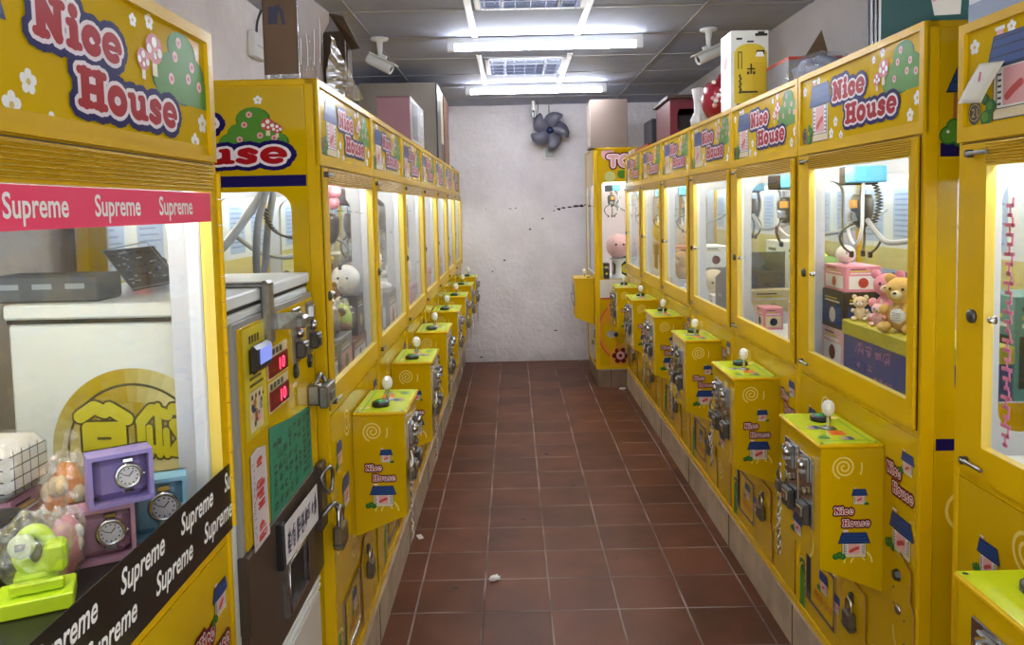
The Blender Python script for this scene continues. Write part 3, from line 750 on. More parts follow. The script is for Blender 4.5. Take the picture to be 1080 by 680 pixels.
    m = mb(); padlock(m, (q0-.02, -bd-.014, .70), .034, .036); m.tube([(q0-.012, -bd-.012, .77), (q0-.02, -bd-.02, .74), (q0-.026, -bd-.014, .72)], .004, CHROME, 6, 3); m.build('padlock', box)
    m = mb()
    for k in range(11):
        z = .665-k*.0165; x = q0-.028+.004*math.sin(k*.9)
        m.tube([(x-(.004 if k % 2 else 0), -bd-.012-(0 if k % 2 else .004), z+.011), (x+(.004 if k % 2 else 0), -bd-.012+(0 if k % 2 else .004), z+.011), (x+(.004 if k % 2 else 0), -bd-.012+(0 if k % 2 else .004), z-.009), (x-(.004 if k % 2 else 0), -bd-.012-(0 if k % 2 else .004), z-.009)], .0017, CHROME, 5, 2, True)
    m.build('chain', box)
    # --- prize hatch, lock plates
    m = mb(); m.plate_hole((.085, -.004, .235), (1, 0, 0), (0, 0, 1), (0, .012, 0), .228, .175, (.010, .218, .010, .165), .012, CHROME, STEEL, CHROME)
    m.box(.094, .304, .0005, .0025, .246, .40, DARK); m.box(.125, .304, -.002, .0005, .246, .395, YPAN)
    a = Art(m, (.125, -.002, 0), (1, 0, 0), (0, 0, 1), (0, -1, 0), 1, .0003); print_text(a, 'PRIZE OUT', .03, .275, .024, 1, RED, fit=.14); house(a, .07, .315, .07, .07, 1)
    m.build('prize_hatch', root)
    m = mb(); m.prism([(.352, .0, .19), (.352, .0, .40), (.40, .0, .46), (.515, .0, .455), (.515, .0, .33), (.535, .0, .30), (.535, .0, .19)], (0, -.003, 0), YPAN, YPAN); o = m
    for p, q in (((.352, .19), (.352, .40)), ((.40, .46), (.515, .455)), ((.515, .455), (.515, .33)), ((.515, .33), (.535, .30)), ((.535, .30), (.535, .19)), ((.352, .40), (.40, .46))): m.tube([(p[0], -.002, p[1]), (q[0], -.002, q[1])], .0018, BROWNP, 4, 1)
    m.box(.43, .445, -.014, -.002, .395, .425, DKSTEEL, .002); lp = m.build('lock_plate', root)
    m = mb(); padlock(m, (.438, -.015, .345), .05, .055, .022); m.build('padlock', lp)
    m = mb(); pts = [(.652, .19), (.652, .625), (.70, .66), (.752, .632), (.752, .56), (.770, .535), (.770, .19)]
    m.prism([(x, 0, z) for x, z in pts], (0, -.003, 0), YPAN)
    for p, q in zip(pts[2:], pts[3:]): m.tube([(p[0], -.002, p[1]), (q[0], -.002, q[1])], .0018, BROWNP, 4, 1)
    m.lathe((.697, -.003, .515), (0, -1, 0), [(0, 0), (.014, 0), (.013, .005), (.006, .008), (0, .008)], CHROME, 14); m.lathe((.692, -.003, .60), (0, -1, 0), [(0, 0), (.016, 0), (.012, .012), (0, .014)], DKSTEEL, 6, False)
    for x, z in ((.672, .52), (.67, .56), (.725, .50), (.725, .44)): m.lathe((x, -.003, z), (0, -1, 0), [(0, 0), (.003, 0), (0, .003)], DKSTEEL, 6)
    a = Art(m, (0, -.003, 0), (1, 0, 0), (0, 0, 1), (0, -1, 0), 1, .0003); a.stroke(arc(.712, .46, .042, .06, 180, 330, 9), .003, 1, SWIRL, False)
    m.build('service_plate', root)
    return root
# ------------------------------------------------------------------ rows of machines
MACH = {}
LX, RX, Z0 = -.51, .94, .15
ORD = ['nearest', 'second', 'third', 'fourth', 'fifth', 'sixth', 'seventh', 'eighth']
def reg(key, root, side, x, y, D): MACH[key] = dict(root=root, side=side, x=x, y=y, D=D)
def at(key, u, y, z):
    k = MACH[key]
    return (k['x']-y, k['y']+u, z) if k['side'] == 'L' else (k['x']+y, k['y']-u, z)
GRP_L, GRP_R = 'claw machines along the left side', 'claw machines along the right side'
lm = claw_machine('claw_machine', (LX, 2.085, Z0), PI/2, .67, 1.65, 1.88, .065, .735, 'left', (1.598, 1.628))
for k in range(7):
    o = lm if k == 0 else copy_tree(lm)
    y = 2.085+.785*k; o.location = (LX, y, Z0)
    lab = ['yellow claw machine under the open film-wrapped carton, right after the white change machine', 'yellow claw machine second after the change machine in the left row',
           'yellow claw machine third after the change machine, under the pink carton', 'yellow claw machine fourth after the change machine, below the plywood crate',
           'yellow claw machine fifth after the change machine in the left row', 'yellow claw machine next to last before the end wall in the left row',
           'yellow claw machine last in the left row, touching the white end wall'][k]
    tag(o, lab, 'claw machine', GRP_L); reg('L%d' % (k+1), o, 'L', LX, y, .67)
rm = claw_machine('claw_machine', (RX, 2.575, Z0), -PI/2, .57, 1.675, 1.93, .105, .725, 'right', (1.624, 1.656))
for k in range(6):
    o = rm if k == 0 else copy_tree(rm)
    y = 2.575+.787*k; o.location = (RX, y, Z0)
    lab = ['yellow claw machine holding the navy crate with plush bears, beside the taped note machine', 'yellow claw machine below the raised carton flap, right after the navy crate machine',
           'yellow claw machine under the yellow appliance box in the right row', 'yellow claw machine fourth along the right row, under the maroon open crate',
           'yellow claw machine fifth along the right row, two before the toy machine', 'yellow claw machine adjoining the toy machine at the right row end'][k]
    tag(o, lab, 'claw machine', GRP_R); reg('R%d' % (k+1), o, 'R', RX, y, .57)
for ch in MACH['R2']['root'].children:
    if ch.name.startswith('claw_head'): ch.location.x = .33; ch.rotation_euler.z = .8
for ch in MACH['R3']['root'].children:
    if ch.name.startswith('claw_head'): ch.location.x = .40; ch.location.y = .2
for ch in MACH['L1']['root'].children:
    if ch.name.startswith('claw_head'): ch.location.x = .57; ch.location.y = .115; ch.rotation_euler.z = 1.9
nm = claw_machine('claw_machine', (.895, 1.577, Z0), -PI/2, .57, 1.636, 1.868, .105, .725, 'right', None, art=dict(num='21'))
tag(nm, 'yellow claw machine with a paper note hanging on its sign, cut by the frame', 'claw machine', GRP_R); reg('R0', nm, 'R', .895, 1.577, .57)
lo = claw_machine('claw_machine', (-.50, .545, Z0), PI/2, .66, 1.612, 1.829, .06, .735, 'left', None, mb_=.010, art=dict(hx=.352, kx=.0565, ky=.050))
for c in lo.children:
    if c.name.startswith('control_box'): c.location = (-.024, 0, -.020)
tag(lo, 'yellow claw machine with red and black lettered tape bands on its window', 'claw machine', GRP_L); reg('L0', lo, 'L', -.50, .545, .66)
m = MB(); m.M = Matrix.Translation((0, 0, -.15)); l1 = MACH['L1']['root']
m.tube([(.10, .50, 1.30), (.13, .42, 1.36), (.17, .33, 1.43), (.20, .25, 1.54), (.20, .20, 1.61)], .013, GREYPL, 10, 5); m.tube([(.20, .20, 1.61), (.19, .23, 1.50), (.19, .24, 1.38), (.21, .24, 1.335), (.235, .23, 1.37), (.24, .22, 1.47), (.22, .19, 1.60)], .011, mat('dark_hose', (.16, .17, .19, 1), .4), 10, 5)
m.build('hose', l1)
m = MB(); m.M = Matrix.Translation((0, 0, -.15)); pts = []
for k in range(120):
    t_ = k/119; an = .3+t_*3.0; cx_ = .14+.075*math.cos(an+PI); cz_ = 1.53-.075*math.sin(an); pts.append((.22+.009*math.sin(k*1.1), cx_+.009*math.cos(k*1.1), cz_+.004*math.cos(k*1.1)))
m.tube(pts, .0028, BLKPL, 5, 1); m.build('spiral_cable', l1)
# lettered tape bands on the near left machine
door = [c for c in lo.children if c.name.startswith('door')][0]
for c in lo.children:
    if c.name.startswith('claw_head'): c.location = (.12, .42, 1.59-.15)
BT = mat('black_tape', (.012, .011, .010, 1), .3); RT = mat('red_tape', (.86, .045, .13, 1), .4, spec=.3); TW = mat('tape_letters_glints', (.86, .84, .80, 1), .4)
m = MB(); m.M = Matrix.Translation((0, 0, -.15)); m.box(.018, W-.018, -.0085, -.0072, .992, 1.105, BT)
a = Art(m, (0, -.0086, 0), (1, 0, 0), (0, 0, 1), (0, -1, 0), 1, .0003)
for x in (.036, .211, .386, .561, .733):
    print_text(a, 'Supreme' if x < .7 else 'Su', x, 1.064, .031, 0, TW, bold=.018, shear=.25, fit=.122 if x < .7 else .028)
for x in (.126, .301, .476, .641): print_text(a, 'Supreme', x, 1.016, .031, 0, TW, bold=.018, shear=.25, fit=.122)
t = m.build('black_tape', door); t['label'] = 'black tape with white lettering'
m = MB(); m.M = Matrix.Translation((0, 0, -.15)); m.box(.06, .732, -.0082, -.0070, 1.517, 1.563, RT)
a = Art(m, (0, -.0083, 0), (1, 0, 0), (0, 0, 1), (0, -1, 0), 1, .0003)
for x in (.065, .21, .378, .546): print_text(a, 'Supreme', x, 1.530, .026, 0, TW, bold=.018, fit=.113)
t = m.build('red_tape', door); t['label'] = 'bright red tape with white lettering'
m = MB(); m.M = Matrix.Translation((0, 0, -.15)); m.box(.052, .729, .0135, .34, 1.006, 1.012, BT)
a = Art(m, (0, .04, 1.012), (1, 0, 0), (0, 1, 0), (0, 0, 1), 1, .0003)
for x in (.05, .2, .35, .5): print_text(a, 'Supreme', x, .012, .03, 0, TW, bold=.03, shear=.2, fit=.11)
m.build('black_ledge', lo)

# ------------------------------------------------------------------ end machine with round dots, side towards the aisle view
t = empty('toy_claw_machine', (.68, 6.53, Z0)); tag(t, 'yellow toy machine with pink lettering standing out past the right row end', 'claw machine')
reg('T', t, 'R', .68, 7.28, .80)
def tmb():
    b = MB(); b.M = Matrix.Translation((-.68, -6.53, -Z0)); return b
x0, x1, y0, y1, zt = .68, 1.45, 6.53, 7.28, 2.005
m = tmb()
for x in (x0, x1-.035):
    for y in (y0, y1-.035): m.box(x, x+.035, y, y+.035, .15, zt, YEL, .003)
for y, th in ((y0+.004, .014), (y1-.004, -.014)):
    m.plate_hole((x0+.035, y, .15), (1, 0, 0), (0, 0, 1), (0, th, 0), x1-x0-.07, zt-.17, (.03, x1-x0-.10, .76, 1.72-.15), .03, YPAN, INNER, INNER)
m.plate_hole((x0+.004, y0+.035, .15), (0, 1, 0), (0, 0, 1), (.014, 0, 0), y1-y0-.07, zt-.17, (.04, y1-y0-.11, .80, 1.70-.15), .02, YPAN, INNER, INNER)
m.box(x1-.012, x1, y0+.03, y1-.03, .15, zt-.02, YEL); m.box(x0, x1, y0, y1, zt-.02, zt, YEL, .003); m.box(x0, x1, y0-.003, y1, .15, .175, YEL)
m.box(x0+.03, x1-.02, y0+.02, y1-.02, .88, .90, INWHITE); m.box(x0+.04, x1-.02, y1-.05, y1-.046, .90, 1.74, mat('pale_pink_liner', (.78, .66, .70, 1), .5)); m.box(x1-.03, x1-.02, y0+.05, y1-.05, .90, 1.74, INWHITE)
m.box(x0+.04, x0+.30, y0+.0, y0+.004, .755, .905, mat('pale_shelf_front', (.70, .66, .58, 1), .4))
ORG = mat('orange_print', (.70, .22, .01, 1), .3)
a = Art(m, (x0, y0+.004, 0), (1, 0, 0), (0, 0, 1), (0, -1, 0), 1, .0004)
a.rect(.045, .70, .74, .755, 0, REDP)
a.ring(.30, .47, .25, .275, 0, ORG, 48); a.ring(.30, .47, .275, .285, 0, REDP, 48)
a.disc(.26, .22, .15, 0, mat('amber_print', (.66, .32, .006, 1), .3), n=30)
for k in range(6): a.disc(.205+.048*math.cos(k*PI/3), .262+.048*math.sin(k*PI/3), .024, 1, MAROON, n=12)
a.disc(.205, .262, .036, 2, PINKP, n=14); a.disc(.205, .262, .015, 3, MAROON, n=10)
for k in range(6): a.disc(.44+.048*math.cos(k*PI/3), .32+.048*math.sin(k*PI/3), .024, 1, MAROON, n=12)
a.disc(.135, .445, .045, 1, GREYPL, ry=.03, n=16); a.disc(.17, .44, .02, 2, BLACK, n=10); a.stroke([(.16, .40), (.18, .33), (.20, .30)], .005, 1, ORG)
a.stroke([(.10, .53), (.12, .62), (.10, .72)], .01, 1, ORG, False); a.stroke([(.155, .53), (.15, .62), (.13, .72)], .008, 1, YAGE, False)
a.disc(.12, 1.955, .055, 0, PINKP, n=20); a.disc(.135, 1.765, .045, 0, mat('pale_lime_dot', (.55, .56, .18, 1), .4), n=18); a.disc(.235, 1.785, .038, 0, GREEN, n=18); a.disc(.33, 1.76, .04, 0, PINKP, n=18)
b = Art(m, a.p(.115, 1.845, 0), a.ax*.10, a.ay*.10, a.n, 1, .0004)
for k, lay in enumerate([(.20, MAROON), (.08, PALE), (-.02, PINKP)]): word(b, 'TOY', [lay], 2+k)
m.build('cabinet', t)
m = tmb(); m.box(x0+.06, x1-.06, y0+.009, y0+.012, .9, 1.73, GLASS); m.build('side_pane', t)
m = tmb(); m.box(x0+.007, x0+.010, y0+.07, y1-.06, .94, 1.71, GLASS); m.build('glass_pane', t)
m = tmb(); m.box(x0+.05, x1-.05, y0+.03, y0+.045, 1.735, 1.75, LEDT); m.build('lamp_tube', t); m = tmb(); m.box(x0+.05, x1-.05, y1-.075, y1-.06, 1.76, 1.775, LEDT); m.build('lamp_tube', t)
m = tmb(); m.prism([(x0+.002, 6.72, .50), (x0-.155, 6.72, .565), (x0-.155, 6.72, .895), (x0+.002, 6.72, .895)], (0, .30, 0), YEL); bx = m.build('control_box', t)
m = tmb(); m.box(x0-.16, x0, 6.715, 7.025, .895, .905, YEL, .003); m.lathe((x0-.03, 6.80, .905), (0, 0, 1), [(0, 0), (.02, 0), (.016, .006), (0, .008)], BLKPL, 12); m.ell((x0-.06, 6.85, .955), (.018, .018, .024), KNOB, 9, 6, False); m.cyl((x0-.06, 6.85, .905), (x0-.06, 6.85, .94), .005, CHROME, 8); m.build('joystick_plate', bx)
m = tmb(); m.box(x0-.164, x0-.155, 6.75, 6.99, .66, .86, STEEL, .002); m.box(x0-.18, x0-.16, 6.78, 6.83, .70, .76, CHROME, .004); m.box(x0-.18, x0-.16, 6.90, 6.95, .70, .76, CHROME, .004); m.build('coin_plate', bx)
m = tmb(); m.box(x0-.003, x0+.005, 6.60, 6.66, .40, .48, STEEL, .003); padlock(m, (x0-.014, 6.63, .37), .045, .05, .02, BRASSY, Vector((0, 1, 0))); m.build('padlock', t)
c = make_claw(t); c.location = (.17, .17, 1.70-.15)

# ------------------------------------------------------------------ change machine between the near and second left machines
CM = empty('change_machine', (-.55, 1.42, 0), PI/2); tag(CM, 'white money change machine with yellow panel and round gold emblem on its side', 'change machine')
CMW = mat('change_machine_white', (.76, .79, .77, 1), .4, noise_amt=.05, noise_scale=5)
def cmb(): return MB()
m = cmb(); m.box(0, .645, .0, .38, .02, 1.335, CMW, .006); m.box(.02, .60, .03, .36, 0, .02, DARK)
m.box(0, .645, -.004, .003, .02, .50, mat('change_machine_skirt', (.60, .57, .52, 1), .45), .002)
for z in (.515, .535, .56): m.box(.02, .64, -.008, .002, z, z+.012, CMW, .002)
a = Art(m, (0, 0, 0), (0, -1, 0), (0, 0, 1), (-1, 0, 0), 1, .0004)       # emblem on the side that faces the entrance
a.o = Vector((0, .38, 0)); cx, cz = .223, 1.098
GOLD = mat('gold_emblem', (.66, .56, .22, 1), .25, metal=.2); GOLDD = mat('deep_gold_emblem', (.56, .42, .06, 1), .25, metal=.35); OLV = mat('olive_outline', (.08, .07, .02, 1), .4); CYEL = mat('emblem_yellow', (.62, .56, .02, 1), .3)
a.disc(cx, cz, .152, 0, GOLD, n=56)
GT = [mat('gold_foil_%d' % q, (.50+.05*q, .36+.07*q, .02+.07*q, 1), .25, metal=.2) for q in range(6)]
for k in range(72):
    t0, t1 = 2*PI*k/72, 2*PI*(k+1)/72; q = int(2.99+2.9*math.sin(2*t0+.6)+.0)
    a.poly([(cx, cz), (cx+.152*math.cos(t0), cz+.152*math.sin(t0)), (cx+.152*math.cos(t1), cz+.152*math.sin(t1))], 1, GT[max(0, min(5, q))])
for k in range(72):
    t0, t1 = 2*PI*k/72, 2*PI*(k+1)/72; q = int(2.99+2.9*math.sin(2*t0+2.4))
    a.poly([(cx, cz), (cx+.088*math.cos(t0), cz+.088*math.sin(t0)), (cx+.088*math.cos(t1), cz+.088*math.sin(t1))], 2, GT[max(0, min(5, q))])
a.ring(cx, cz, .120, .1245, 3, OLV, 56); a.ring(cx, cz, .088, .0895, 3, GOLDD, 48)
# two emblem characters in thick rounded strokes
S1 = [([(-.085, .045), (-.062, .060)], .012), ([(-.062, .060), (-.045, .052)], .012), ([(-.038, .058), (-.010, .040)], .012), ([(-.075, .028), (-.02, .028), (-.02, -.01), (-.075, -.01), (-.075, .028)], .009), ([(-.07, .02), (-.03, .02)], .012), ([(-.07, .0), (-.03, .0)], .012)]
S2 = [([(.012, .035), (.030, .055), (.055, .045)], .010), ([(.012, .03), (.012, -.03)], .008), ([(.025, .025), (.025, -.02)], .006), ([(.04, .06), (.04, -.02)], .006), ([(.052, .02), (.052, -.02)], .006), ([(.065, .055), (.092, .050), (.075, .025)], .011), ([(.066, .03), (.092, -.015)], .011), ([(.088, .015), (.066, -.012)], .011), ([(.03, -.01), (.09, -.02)], .008)]
for S in (S1, S2):
    for L, e, mm in ((4, .0042, OLV), (5, 0, CYEL)):
        for pts, r in S: a.stroke([(cx+x*1.15, cz+z*1.15+.012) for x, z in pts], r*1.0+e, L, mm)
a.rect(cx-.068, cx-.042, cz+.020, cz+.025, 6, OLV)
m.build('cabinet', CM)
m = cmb(); m.box(-.004, .65, -.006, .385, 1.343, 1.37, CMW, .004); m.box(.0, .645, .0, .38, 1.335, 1.343, DARK); m.build('lid', CM)
m = cmb(); m.box(.06, .645, -.010, 0, .855, 1.318, mat('panel_rim', (.30, .29, .27, 1), .4), .002); m.box(.08, .638, -.014, -.009, .862, 1.305, YPAN, .001)
a = Art(m, (0, -.014, 0), (1, 0, 0), (0, 0, 1), (0, -1, 0), 1, .0004)
YL = mat('lemon_paper', (.62, .50, .02, 1), .4)
a.rect(.10, .235, 1.075, 1.30, 0, YL)
for k in range(4): a.rect(.135+.017*k, .146+.017*k, 1.266, 1.282, 1, BLACK)
for k in range(6): a.rect(.13, .215-.012*(k % 2), 1.205-.014*k, 1.211-.014*k, 1, OLV)
a.rect(.125, .205, 1.085, 1.168, 1, CREAM); rn = random.Random(2)
for k in range(26): a.disc(.135+rn.random()*.06, 1.093+rn.random()*.05, .004+rn.random()*.006, 2, [BLUE, BLACK, PINKP, GREYPL, BROWNP][k % 5], n=7)
for k in range(3): a.disc(.14+.022*k, 1.156, .006, 3, BLACK, n=7)
a.rect(.245, .395, 1.165, 1.235, 0, CREAM); a.rect(.245, .395, 1.092, 1.160, 0, CREAM)
for z in (1.216, 1.142):
    for k in range(4): a.rect(.258+.026*k, .276+.026*k, z, z+.013, 1, BLACK)
m.build('front_panel', CM)
m = cmb(); m.box(.125, .235, -.032, -.014, 1.205, 1.262, BLKPL, .008); m.box(.15, .222, -.0335, -.031, 1.222, 1.254, mat('lcd_blue', (.10, .14, .45, 1), .3, emit=(.25, .32, .85, 1), estr=.22), .0); m.build('display', CM)
REDL = mat('red_digit', (.8, .02, .03, 1), .4, emit=(1, .02, .06, 1), estr=2.2); DKR = mat('dark_red_window', (.20, .006, .012, 1), .15)
for z in (1.170, 1.098):
    m = cmb(); m.box(.252, .388, -.018, -.0145, z, z+.042, DKR)
    a = Art(m, (0, -.018, 0), (1, 0, 0), (0, 0, 1), (0, -1, 0), 1, .0006); print_text(a, '10', .322, z+.007, .028, 0, REDL, fit=.04)
    m.build('red_display', CM)
for x, z in ((.475, 1.235), (.605, 1.235)):
    m = cmb(); m.box(x-.034, x+.034, -.020, -.012, z-.072, z+.062, STEEL, .003); m.box(x-.006, x+.006, -.03, -.018, z+.02, z+.052, CHROME, .002)
    m.lathe((x, -.02, z), (0, -1, 0), [(0, 0), (.014, 0), (.011, .012), (0, .014)], CHROME, 12); m.box(x-.02, x+.024, -.04, -.018, z-.06, z-.02, DKSTEEL, .004); m.box(x-.012, x+.012, -.042, -.03, z-.05, z-.03, BLKPL, .002); m.build('coin_slot', CM)
for x in (.459, .589):
    m = cmb(); m.lathe((x, -.014, 1.145), (0, -1, 0), [(0, 0), (.02, 0), (.018, .005), (0, .006)], BLKPL, 16)
    m.lathe((x, -.019, 1.145), (0, -1, 0), [(0, 0), (.009, 0), (.008, .004), (0, .004)], BRASSY, 10); m.build('cam_lock', CM)
m = cmb(); m.box(.235, .28, -.026, -.008, 1.245, 1.385, STEEL, .006); m.box(.235, .28, -.026, .12, 1.3705, 1.381, STEEL, .004)
m.prism([(.27, -.034, 1.275), (.375, -.060, 1.262), (.39, -.062, 1.275), (.38, -.058, 1.298), (.28, -.03, 1.31)], (0, .018, 0), STEEL); m.box(.35, .40, -.070, -.040, 1.262, 1.292, STEEL, .006); m.build('hasp', CM)
m = cmb(); m.box(.56, .60, -.045, -.012, 1.03, 1.085, STEEL, .005); m.box(.555, .648, -.066, -.044, 1.025, 1.082, STEEL, .003); m.box(.585, .63, -.069, -.065, 1.04, 1.06, DKSTEEL, .001); m.tube([(.57, -.03, 1.08), (.585, -.04, 1.105), (.61, -.04, 1.10), (.615, -.05, 1.08)], .006, STEEL, 6, 3); m.build('side_hasp', CM)
BRN = mat('dark_brown_steel', (.060, .040, .026, 1), .35)
m = cmb(); m.box(.06, .655, -.016, .002, .565, .858, BRN, .003); m.box(.055, .09, -.022, .0, .70, .86, BRN, .003); m.box(.25, .275, -.03, -.012, .74, .845, BLKPL, .003)
m.plate_hole((.285, -.028, .615), (1, 0, 0), (0, 0, 1), (0, .014, 0), .185, .125, (.012, .173, .012, .113), .004, STEEL, DKSTEEL); m.box(.297, .458, -.0165, -.0155, .627, .728, DARK)
m.tube([(.30, -.028, .62), (.30, -.028, .735), (.455, -.028, .735), (.455, -.028, .62)], .003, CHROME, 6, 1); m.box(.60, .66, -.03, -.01, .68, .86, BRN, .004)
hd = m.build('cash_hatch', CM)
m = cmb(); padlock(m, (.645, -.066, .655), .066, .066, .028, BRASSY); m.tube([(.60, -.025, .72), (.61, -.052, .75), (.63, -.06, .745), (.645, -.062, .715)], .007, STEEL, 8, 3); m.build('padlock', hd)
m = cmb(); m.tube([(.60, -.03, .83), (.625, -.05, .85), (.645, -.05, .81), (.62, -.045, .78)], .005, STEEL, 8, 3, True); m.build('ring', hd)
# papers taped to it
def sheet(name, corners, y, mm, label, cat, fn=None, group=None):
    """corners (u,z) of a hand-cut sheet lying on the change machine's face"""
    m = MB(); m.prism([(u, y, z) for u, z in corners], (0, -.0012, 0), mm)
    if fn: fn(Art(m, (0, y-.0012, 0), (1, 0, 0), (0, 0, 1), (0, -1, 0), 1, .0004))
    o = m.build(name, None); o.location = (-.55, 1.42, 0); o.rotation_euler = (0, 0, PI/2); tag(o, label, cat, group); return o
INK = mat('black_ink', (.012, .02, .016, 1), .5); RINK = mat('red_ink', (.55, .03, .03, 1), .5); BINK = mat('blue_black_ink', (.03, .03, .10, 1), .5); MINK = mat('magenta_ink', (.55, .12, .25, 1), .5)
sheet('paper_sign', [(.225, .862), (.572, .862), (.566, 1.030), (.40, 1.045), (.235, 1.066)], -.0155, mat('green_card', (.02, .22, .12, 1), .55), 'green card covered in black handwriting on the change machine', 'sign',
      lambda a: scribble(a, .245, .56, .872, 1.03, 6, 8, 0, INK, .0016, 5, 5), 'papers taped to the change machine')
sheet('paper_sign', [(.112, .846), (.208, .846), (.202, 1.040), (.15, 1.050), (.111, 1.044)], -.0162, mat('pink_white_paper', (.60, .52, .50, 1), .6), 'narrow pale strip with red writing beside the green card', 'sign',
      lambda a: (scribble(a, .13, .195, .852, 1.03, 8, 1, 0, RINK, .003, 9, 6), scribble(a, .114, .13, .852, 1.03, 14, 1, 0, BLACK, .0008, 2, 2)), 'papers taped to the change machine')
sheet('paper_sign', [(.268, .748), (.548, .738), (.546, .832), (.264, .84)], -.031, mat('white_note_paper', (.66, .63, .62, 1), .6), 'white paper with blue handwriting on the brown cash hatch', 'sign',
      lambda a: (scribble(a, .275, .54, .755, .825, 1, 7, 0, BINK, .0016, 14, 11), scribble(a, .275, .54, .77, .815, 1, 9, 0, BINK, .0014, 15, 6)), 'papers taped to the change machine')
# things lying on the change machine
def obj(mb, name, label, cat, group=None, loc=None, rz=0):
    o = mb.build(name); tag(o, label, cat, group)
    if loc is not None: o.location = loc
    o.rotation_euler = (0, 0, rz); return o
m = MB(); m.box(-.10, .10, -.05, .05, 0, .05, mat('dusty_black', (.09, .09, .095, 1), .5), .004)
for k in range(3): m.box(-.08+.06*k, -.045+.06*k, -.0512, -.049, .025, .035, GREYPL)
obj(m, 'metal_tray', 'dusty black slotted tray lying on the white change machine', 'tray', None, (-.88, 1.50, 1.3705), .05)
m = MB(); c0, c1, c2, c3 = Vector((-.785, 1.60, 1.376)), Vector((-.685, 1.60, 1.394)), Vector((-.792, 1.72, 1.462)), Vector((-.907, 1.72, 1.453))
nrm = (c1-c0).cross(c3-c0).normalized(); m.prism([c0, c1, c2, c3], -nrm*.003, mat('dark_card', (.075, .075, .085, 1), .3))
a = Art(m, c0, (c1-c0), (c3-c0), nrm, 1, .0004); rn = random.Random(4)
for k in range(46): x = rn.uniform(.05, .85); z = rn.uniform(.08, .86); a.rect(x, x+rn.uniform(.03, .13), z, z+.035, k % 3, [GREYPL, BLUED, DKSTEEL, INNER][k % 4])
for p in ((0, 1, 0, .02), (0, 1, .97, 1), (0, .02, 0, 1), (.98, 1, 0, 1)): a.rect(*p, 4, GREYPL)
c = obj(m, 'circuit_card', 'dark printed card propped at a slant on the change machine top', 'card')
m = MB(); m.box(-.035, .035, -.03, .03, .001, .062, mat('dusty_black', (.09, .09, .095, 1), .5), .006); m.box(-.012, .012, -.0305, -.029, .03, .042, REDL); m.tube([(.03, 0, .05), (.08, -.02, .02), (.12, -.04, .010), (.17, -.045, .010)], .006, DKSTEEL, 6, 4)
obj(m, 'power_adapter', 'small dark device with a red light behind the slanted card', 'device', None, (-.83, 1.765, 1.3705), 0)
# ------------------------------------------------------------------ lamps
def tube_light(y, label):
    r = empty('tube_light', (.21, y, ZC)); tag(r, label, 'lamp', 'ceiling tube lamps')
    m = MB(); m.box(-.565, .565, -.020, .020, -.040, -.004, WHPL, .004); m.build('housing', r)
    m = MB(); m.cyl((-.525, 0, -.062), (.525, 0, -.062), .015, TUBE, 12); m.build('lamp_tube', r)
    for s in (-1, 1):
        m = MB(); m.box(s*.57, s*.525, -.018, .018, -.082, -.004, WHPL, .004); m.build('end_cap', r)
    return r
tube_light(4.63, 'lit tube lamp across the ceiling, nearer of the two seen'); tube_light(6.38, 'lit tube lamp across the ceiling by the fan and end wall')
tube_light(2.75, 'lit tube lamp on the ceiling above the carton machine')
LOUV = mat('louvre_steel', (.62, .66, .78, 1), .15, metal=.9)
def recessed(x0, x1, y0, y1, label):
    r = empty('recessed_light', ((x0+x1)/2, (y0+y1)/2, ZC)); tag(r, label, 'lamp', 'unlit louvred ceiling lamps'); w, d = (x1-x0)/2, (y1-y0)/2
    m = MB()
    for a, b, c, e in ((-w, w, -d, -d+.03), (-w, w, d-.03, d), (-w, -w+.03, -d, d), (w-.03, w, -d, d)): m.box(a, b, c, e, -.012, -.0045, LITBAR_FRAME, .002)
    m.box(-w+.02, w-.02, -d+.02, d-.02, -.0052, -.0046, mat('reflector_back', (.10, .12, .20, 1), .2, metal=.8)); m.build('frame', r)
    m = MB()
    for k in range(4): m.box(-w+.03, w-.03, -d+.11+k*.13, -d+.116+k*.13, -.03, -.006, LOUV)
    for k in range(7): x = -w+.05+k*(2*w-.1)/6; m.box(x-.002, x+.002, -d+.03, d-.03, -.022, -.0055, LOUV)
    m.build('louvre', r)
    for x in (-w*.5, w*.5):
        m = MB(); m.cyl((x, -d+.05, -.018), (x, d-.05, -.018), .007, mat('unlit_tube', (.75, .78, .85, 1), .3), 8); m.build('unlit_tube', r)
recessed(-.165, .38, 5.26, 5.87, 'unlit louvred ceiling lamp between the two tube lamps'); recessed(-.165, .38, 3.36, 3.97, 'unlit louvred ceiling lamp at the top picture edge')

# ------------------------------------------------------------------ fan, sensor, cameras
FB = mat('fan_blade_blue', (.12, .115, .15, 1), .35)
r = empty('wall_fan', (.37, YB, 2.25)); tag(r, 'blue grey five-bladed fan without a cage on the end wall', 'fan')
m = MB(); m.box(-.055, .06, -.03, -.0005, -.26, -.15, WHPL, .008); m.box(-.04, .045, -.036, -.029, -.245, -.165, GREYPL, .003); m.tube([(.0, -.03, -.17), (.0, -.09, -.12), (.0, -.14, -.05), (0, -.15, 0)], .014, GREYPL, 8, 4); m.build('bracket', r)
m = MB(); m.lathe((0, -.10, 0), (0, -1, 0), [(0, 0), (.05, 0), (.055, .04), (.04, .10), (0, .10)], GREYPL, 18); m.build('motor', r)
m = MB(); m.lathe((0, -.20, 0), (0, -1, 0), [(0, 0), (.034, 0), (.032, .03), (.02, .045), (0, .048)], BLUED, 18); hub = m.build('hub', r)
